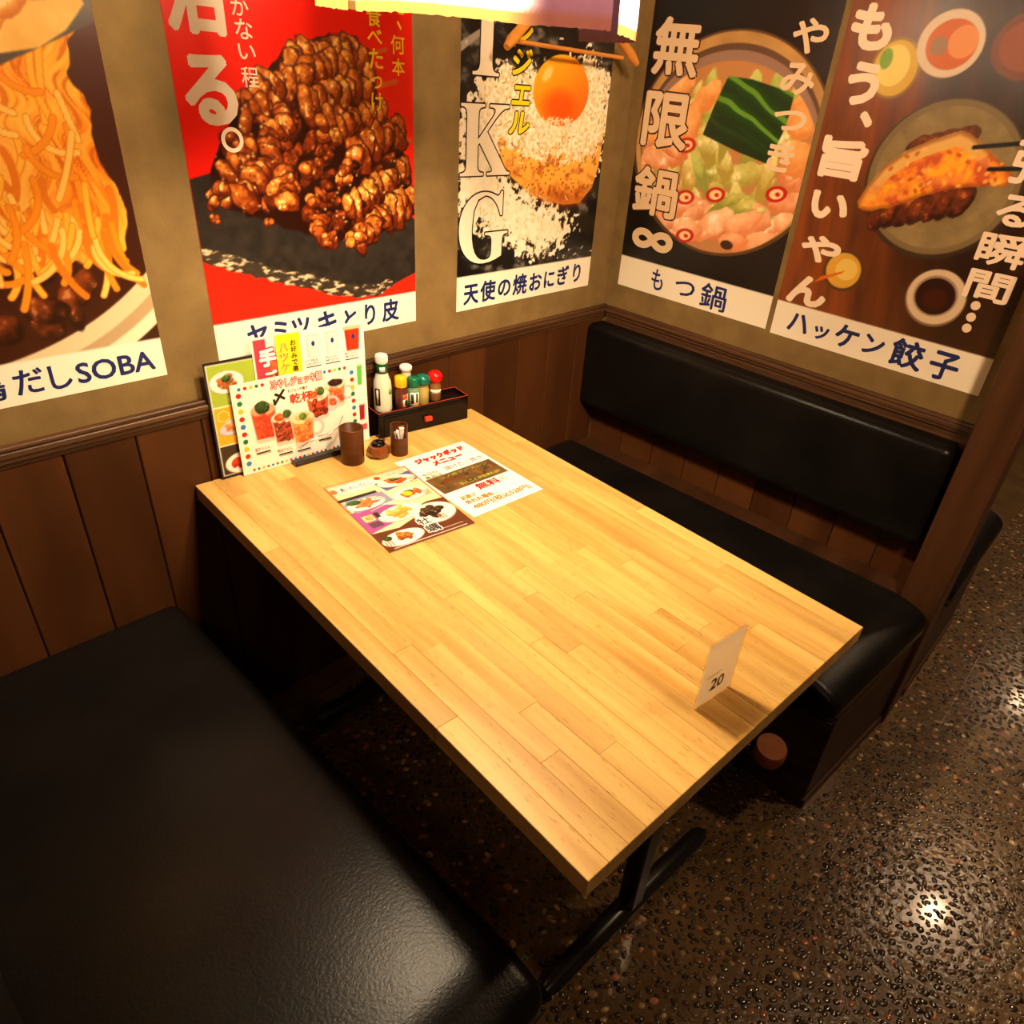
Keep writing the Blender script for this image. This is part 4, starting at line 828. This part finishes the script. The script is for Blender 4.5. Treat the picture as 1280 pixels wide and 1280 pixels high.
MB().lathe([(.0150, .0605), (.0158, .062), (.0152, .082), (.0135, .0865), (.006, .088)], 24).obj('cap', plain((.98, .70, .08), .3), bt)
label_wrap(bt, 'label', .0169, .010, .042, FA+.55, FA+1.75, plain((.93, .90, .82)))
label_wrap(bt, 'label_band', .0172, .030, .042, FA+.55, FA+1.4, plain((.90, .30, .10)))
label_wrap(bt, 'label_text', .0172, .012, .028, FA+.85, FA+1.45, plain((.15, .10, .08)))
bt = thing('pepper_bottle', 'slim white shaker with white cap standing behind the yellow-capped bottle', 'bottle', onbox(.102, .044), 0, 'condiment bottles')
MB().lathe([(.0125, 0), (.014, .002), (.014, .070), (.0125, .080), (.012, .090)], 24).obj('body', plain((.86, .80, .74)), bt)
MB().lathe([(.0135, .0903), (.0158, .092), (.0158, .101), (.012, .104), (.005, .1045)], 24).obj('cap', M_white, bt)
label_wrap(bt, 'label_text', .0144, .02, .06, FA+.5, FA+.9, plain((.60, .45, .40)))
bt = thing('spice_jar', 'small jar with flat green cap and white label, in front on the box', 'bottle', onbox(.108, .017), 0, 'condiment bottles')
MB().lathe([(.0140, 0), (.016, .002), (.016, .048), (.0135, .056)], 24).obj('body', liquid((.18, .30, .16)), bt)
MB().lathe([(.0148, .0565), (.0158, .058), (.0158, .077), (.0145, .0795), (.006, .080)], 24).obj('cap', plain((.02, .38, .25), .3), bt)
label_wrap(bt, 'label', .0164, .012, .044, FA-.25, FA+1.15, plain((.92, .92, .86)))
label_wrap(bt, 'label_text', .0167, .015, .040, FA-.12, FA+.30, plain((.08, .16, .08))); label_wrap(bt, 'label_text', .0167, .018, .042, FA+.62, FA+.92, plain((.08, .16, .08)))
bt = thing('spice_shaker', 'shaker of yellowish powder with a domed green cap', 'bottle', onbox(.142, .030), 0, 'condiment bottles')
MB().lathe([(.0145, 0), (.0158, .002), (.0158, .040), (.013, .050)], 24).obj('body', liquid((.42, .33, .09)), bt)
MB().lathe([(.0140, .0505), (.0190, .054), (.0198, .062), (.0175, .071), (.010, .0765), (.002, .078)], 28).obj('cap', plain((.01, .38, .30), .25), bt)
bt = thing('spice_shaker', 'shaker of brown chilli powder with a domed red cap, rightmost bottle on the box', 'bottle', onbox(.182, .036), 0, 'condiment bottles')
MB().lathe([(.0145, 0), (.0158, .002), (.0158, .040), (.013, .050)], 24).obj('body', liquid((.22, .09, .03)), bt)
MB().lathe([(.0140, .0505), (.0190, .054), (.0198, .062), (.0175, .071), (.010, .0765), (.002, .078)], 28).obj('cap', plain((.85, .04, .04), .25), bt)
label_wrap(bt, 'label', .0162, .020, .031, FA-.6, FA+1.4, plain((.92, .90, .80)))

# ------------------------------------------------------------ cup, pot, toothpick holder
cp = thing('cup', 'plain brown cylindrical cup in front of the dotted menu', 'cup', (-1.0725, -.1245, Z0))
MB().lathe([(.002, 0), (.0245, 0), (.0262, .002), (.0275, .086), (.0268, .088), (.0245, .087), (.0232, .006), (.002, .005)], 36, cap=True).obj('cup_body', M_cup, cp)
pt = thing('sauce_pot', 'small octagonal brown pot with black lid between the cup and the toothpick holder', 'pot', (-1.010, -.137, Z0), .3)
pt.scale = (1.12, 1.12, 1.05)
MB().lathe([(.017, 0), (.0245, .006), (.0255, .014), (.0200, .026), (.0135, .028)], 8, smooth=False).obj('pot_body', mat('amber_glaze', (.20, .055, .012), .15, coat=.6), pt)
MB().lathe([(.0135, .0283), (.0150, .030), (.0135, .034), (.006, .036), (.002, .0362)], 24).obj('lid', M_lacq, pt)
MB().tube([(.021, .005, .020), (.033, .010, .024)], [.005, .0035], 8).obj('spout', plain((.35, .14, .05)), pt)
th = thing('toothpick_holder', 'notched brown bamboo tube holding paper-wrapped toothpicks', 'holder', (-.963, -.157, Z0), .0)
b = MB(); nn = 36
for i in range(nn):
    a0, a1 = 2*math.pi*i/nn, 2*math.pi*(i+1)/nn
    def hh(a):
        d = abs((a-(FA+.35)+math.pi) % (2*math.pi)-math.pi); return .046+.029*sst(.75, .95, d)
    V = [(r_*math.cos(a), r_*math.sin(a), z) for a in (a0, a1) for r_, z in ((.0205, 0), (.0205, hh(a)), (.0180, hh(a)), (.0180, .004))]
    b.add(V, [(0, 4, 5, 1), (1, 5, 6, 2), (2, 6, 7, 3)], False)
b.lathe([(.0205, 0), (.0001, 0)], nn, cap=False); b.lathe([(.0180, .004), (.0001, .004)], nn, cap=False)
b.obj('tube', M_cup, th)
rr = random.Random(4); M_tp = plain((.93, .90, .88))
for k in range(9):
    a = FA+.35+rr.uniform(-.9, .9); q = rr.uniform(.002, .010); tl = rr.uniform(.055, .075)
    MB().tube([(.6*q*math.cos(a+2), .6*q*math.sin(a+2), .006), (q*math.cos(a)+.004*math.cos(a), q*math.sin(a)+.004*math.sin(a), tl)], [.0022, .0034], 6).obj('wrapped_toothpick', M_tp, th)
for k, a in enumerate((FA+.1, FA+.6)): MB().add(*[[(.004*math.cos(a)+.010*j*math.sin(a)*(-1 if k else 1)+q*math.cos(a)*.0015, .004*math.sin(a)-.010*j*math.cos(a)*(-1 if k else 1)+q*math.sin(a)*.0015, z) for q in (0, 1) for j, z in ((.2, .012), (1.1, .058), (-.9, .066))], [(0, 1, 2), (5, 4, 3), (0, 3, 4, 1), (1, 4, 5, 2), (2, 5, 3, 0)]]).obj('paper_packet', M_tp, th)
MB().tube([(-.005, -.002, .070), (.026, .004, .066)], .0012, 6).obj('loose_toothpick', plain((.62, .38, .18)), th)

# ------------------------------------------------------------ the two sheets lying on the table
def sheet(label, art, p_tl, ang, z):
    o = link('menu_sheet', art.mesh('menu_sheet', M_printm, .0004)); tag(o, label, 'menu', 'menu sheets lying on the table')
    u = Vector((math.cos(ang), math.sin(ang), 0)); v = Vector((-u.y, u.x, 0)); org = Vector((p_tl[0], p_tl[1], z))-v*art.H; return frame(o, org, u, v)
# jackpot sheet
A = Art(.204, .297, .0013, (.96, .95, .93)); U, V = A.U, A.V
nz = vnoise(U, V, 30, 90, 4); A.put(A.sd(A.poly(rect(.008, .112, .196, .186))), np.stack([.26+.22*nz, .19+.16*nz, .09+.08*nz], -1)); rr2 = np.random.RandomState(3)
for k in range(26): A.disc(rr2.uniform(.02, .18), rr2.uniform(.125, .172), rr2.uniform(.003, .010), rr2.uniform(.003, .007), ((.42, .18, .07), (.22, .12, .05), (.5, .28, .1), (.2, .22, .08))[k % 4], rr2.uniform(0, 3))
J = sheet('white menu sheet with red title and large orange price, right-hand sheet on the table', A, (-1.0045, -.190), -.062, Z0)
lettering(J, [('ジャックポッド', .038, .256, .182, .282)], (.90, .12, .06), .09, shear=.1, name='title'); lettering(J, [('メニュー', .068, .228, .156, .252)], (.90, .12, .06), .09, shear=.1, name='title')
lettering(J, [('揚げたこ焼き', .078, .196, .190, .214)], (.45, .40, .45), .01, name='handwriting')
lettering(J, [('今日の', .014, .200, .056, .214), ('景品は', .014, .186, .060, .198)], (.45, .50, .10), .03, name='green_text')
lettering(J, [('コノ棒デハズレン', .040, .168, .180, .180)], (.62, .60, .25), .01, name='band_text'); lettering(J, [('引くことが出来れば！', .064, .121, .182, .133)], (.75, .76, .25), .01, name='band_text')
lettering(J, [('無料', .084, .080, .150, .108)], (.90, .12, .06), .04, name='free'); lettering(J, [('に', .156, .086, .172, .102)], (.45, .50, .10), .03, name='green_text')
lettering(J, [('罰覇が', .024, .066, .066, .082)], (.55, .50, .12), .03, name='green_text')
lettering(J, [('外れた場合…', .022, .046, .112, .063)], (.68, .42, .10), .06, name='orange_text'); lettering(J, [('480円(税込528円)', .024, .018, .190, .042)], (.80, .45, .08), .035, name='price')
# orange fish and oyster sheet, overlapping it
A = Art(.201, .292, .0012, (.93, .88, .66)); U, V = A.U, A.V
A.put(A.sd(.004-np.minimum(np.minimum(U, .201-U), .292-V)), (.92, .42, .25)); A.put(sst(.274, .288, V)*.6, (.95, .55, .38))
A.put(A.sd(A.poly([(.0, .165), (.06, .172), (.10, .150), (.11, .115), (.06, .09), (.0, .075)])), (.62, .28, .55))
A.put(A.sd(A.poly([(0, 0), (.201, 0), (.201, .125), (.16, .128), (.125, .118), (.105, .085), (.06, .068), (0, .075)])), (.36, .17, .08))
A.put(A.sd((1-A.ell(.062, .262, .055, .018))*.02), (.98, .96, .9))
A.disc(.118, .270, .0075, .0075, (.88, .22, .10)); A.disc(.010, .262, .008, .010, (.92, .42, .22))
A.put(A.sd(A.poly(rect(.0, .214, .090, .226))), (.16, .13, .10))
A.put(A.sd(A.poly([(.10, .250), (.197, .268), (.197, .225), (.110, .210)])), (.30, .33, .58)); dish(.150, .240, .046, .022, (.95, .42, .14), (.85, .25, .06), (1, .75, .5), 11, 20, 0, (.95, .90, .84), (.3, .55, .15))
A.put(A.sd(A.poly([(.0, .196), (.015, .214), (.100, .216), (.104, .168), (.015, .160)])), (.52, .56, .72)); dish(.048, .186, .044, .022, (.97, .56, .32), (.90, .35, .15), (1, .88, .75), 12, 22, .05, (.95, .93, .9), None); A.blob(.025, .200, .014, .010, 0, (.25, .45, .12), (.1, .25, .05), (.6, .7, .3), .3, 5, 200, .5)
dish(.148, .176, .042, .026, (.94, .50, .20), (.8, .25, .08), (1, .8, .5), 13, 12, 0, (.97, .93, .84), (.4, .6, .2)); A.disc(.143, .178, .011, .010, (1, .75, .12))
dish(.092, .118, .052, .028, (.96, .76, .36), (.85, .55, .18), (1, .95, .75), 14, 26, .1, (.97, .93, .88)); A.put(A.sd(A.poly(rect(.040, .124, .050, .144))), (.12, .1, .08))
dish(.152, .082, .048, .038, (.36, .24, .14), (.10, .06, .04), (.85, .75, .55), 15, 24, .1, (.96, .92, .86)); dish(.050, .034, .046, .024, (.85, .48, .14), (.45, .2, .05), (1, .8, .45), 16, 9, .05, (.97, .95, .9)); A.blob(.020, .044, .010, .008, 0, (.2, .35, .1), (.08, .2, .05), (.5, .6, .3), .3, 5, 200, .5)
A.put(A.sd(A.poly(rect(.012, .118, .036, .142))), (.96, .80, .50)); A.put(A.sd(A.poly(rect(.014, .092, .040, .112)))*.8, (.28, .2, .25))
A.put(A.sd(A.poly(rect(.015, .006, .185, .0085))), (.9, .85, .8)); A.put(A.sd(A.poly(rect(.122, .018, .182, .020))), (.8, .75, .7))
O = sheet('orange-edged menu sheet of fish and oyster dishes, left-hand sheet overlapping the white one', A, (-1.1945, -.1885), -.140, Z0+.0007)
lettering(O, [('真いわしづくし', .024, .252, .098, .270)], (.12, .10, .08), .01, shear=.1, name='title'); lettering(O, [('期間限定', .134, .268, .190, .280)], (.97, .94, .88), .02, outline=(.1, .08, .06), ooff=.06, name='season_note')
lettering(O, [('牡', .100, .050, .128, .076), ('蠣', .102, .018, .132, .046)], (.10, .06, .05), .02, outline=(.97, .95, .92), ooff=.10, z=.0008, name='oyster_title')
bars(O, [(.176, .236-.007*k, .196-.002*k, .2385-.007*k) for k in range(4)]+[(.070, .205-.007*k, .094, .2075-.007*k) for k in range(4)], (.85, .35, .2)); bars(O, [(.176+.004*k, .150, .178+.004*k, .175) for k in range(4)]+[(.150+.006*k, .050, .153+.006*k, .070) for k in range(3)]+[(.008+.006*k, .018, .011+.006*k, .036) for k in range(3)], (.88, .45, .35))
lettering(O, [('旬', .016, .122, .032, .138)], (.70, .35, .15), .01, name='stamp'); bars(O, [(.042+.004*k, .152+.001*k, .0445+.004*k, .155+.001*k) for k in range(12)], (.95, .9, .95))

# ------------------------------------------------------------ numbered card in a clear stand
cd = thing('table_number_card', 'small upright white card numbered 20 in a clear holder on the table', 'card', (-1.0965, -1.122, Z0), -.14)
M_card = bpy.data.materials.new('card_paper'); M_card.use_nodes = True; nt = M_card.node_tree; nt.nodes.clear(); o_ = nt.nodes.new('ShaderNodeOutputMaterial'); mx = nt.nodes.new('ShaderNodeMixShader'); df = nt.nodes.new('ShaderNodeBsdfDiffuse'); tr = nt.nodes.new('ShaderNodeBsdfTranslucent')
df.inputs[0].default_value = (.9, .86, .76, 1); tr.inputs[0].default_value = (.92, .88, .78, 1); mx.inputs[0].default_value = .62; nt.links.new(df.outputs[0], mx.inputs[1]); nt.links.new(tr.outputs[0], mx.inputs[2]); nt.links.new(mx.outputs[0], o_.inputs[0])
M_acryl = bpy.data.materials.new('acrylic'); M_acryl.use_nodes = True; nt = M_acryl.node_tree; nt.nodes.clear(); o_ = nt.nodes.new('ShaderNodeOutputMaterial'); mx = nt.nodes.new('ShaderNodeMixShader'); tp = nt.nodes.new('ShaderNodeBsdfTransparent'); gl = nt.nodes.new('ShaderNodeBsdfGlossy'); gl.inputs['Roughness'].default_value = .05; mx.inputs[0].default_value = .05
tp.inputs[0].default_value = (.93, .90, .84, 1); nt.links.new(tp.outputs[0], mx.inputs[1]); nt.links.new(gl.outputs[0], mx.inputs[2]); nt.links.new(mx.outputs[0], o_.inputs[0])
cs = MB().add([(-.0435, 0, .0015), (.0435, 0, .0015), (.0435, 0, .130), (-.0435, 0, .130)], [(0, 1, 2, 3)]).obj('card', M_card, cd)
MB().box((-.0445, -.0022, .0005), (.0445, -.0012, .132), .0002, 1).obj('clear_front', M_acryl, cd); MB().box((-.0445, .0010, .0005), (.0445, .0020, .132), .0002, 1).obj('clear_back', M_acryl, cd)
t20 = lettering(cd, [('20', .0, .0, .034, .026)], (.16, .12, .06), .03, z=0, name='number')
t20.matrix_local = Matrix.Translation((-.016, -.0008, .022)) @ Matrix.Rotation(math.pi/2, 4, 'X')
bars_ = bars(cd, [(0, 0, .030, .0012), (0, .003, .036, .0042)], (.5, .45, .38), 'small_print', 0); bars_.matrix_local = Matrix.Translation((-.030, -.0008, .056)) @ Matrix.Rotation(math.pi/2, 4, 'X')
bpy.context.view_layer.update()
print('tris', sum(len(m.loops)-2*len(m.polygons) for m in bpy.data.meshes))
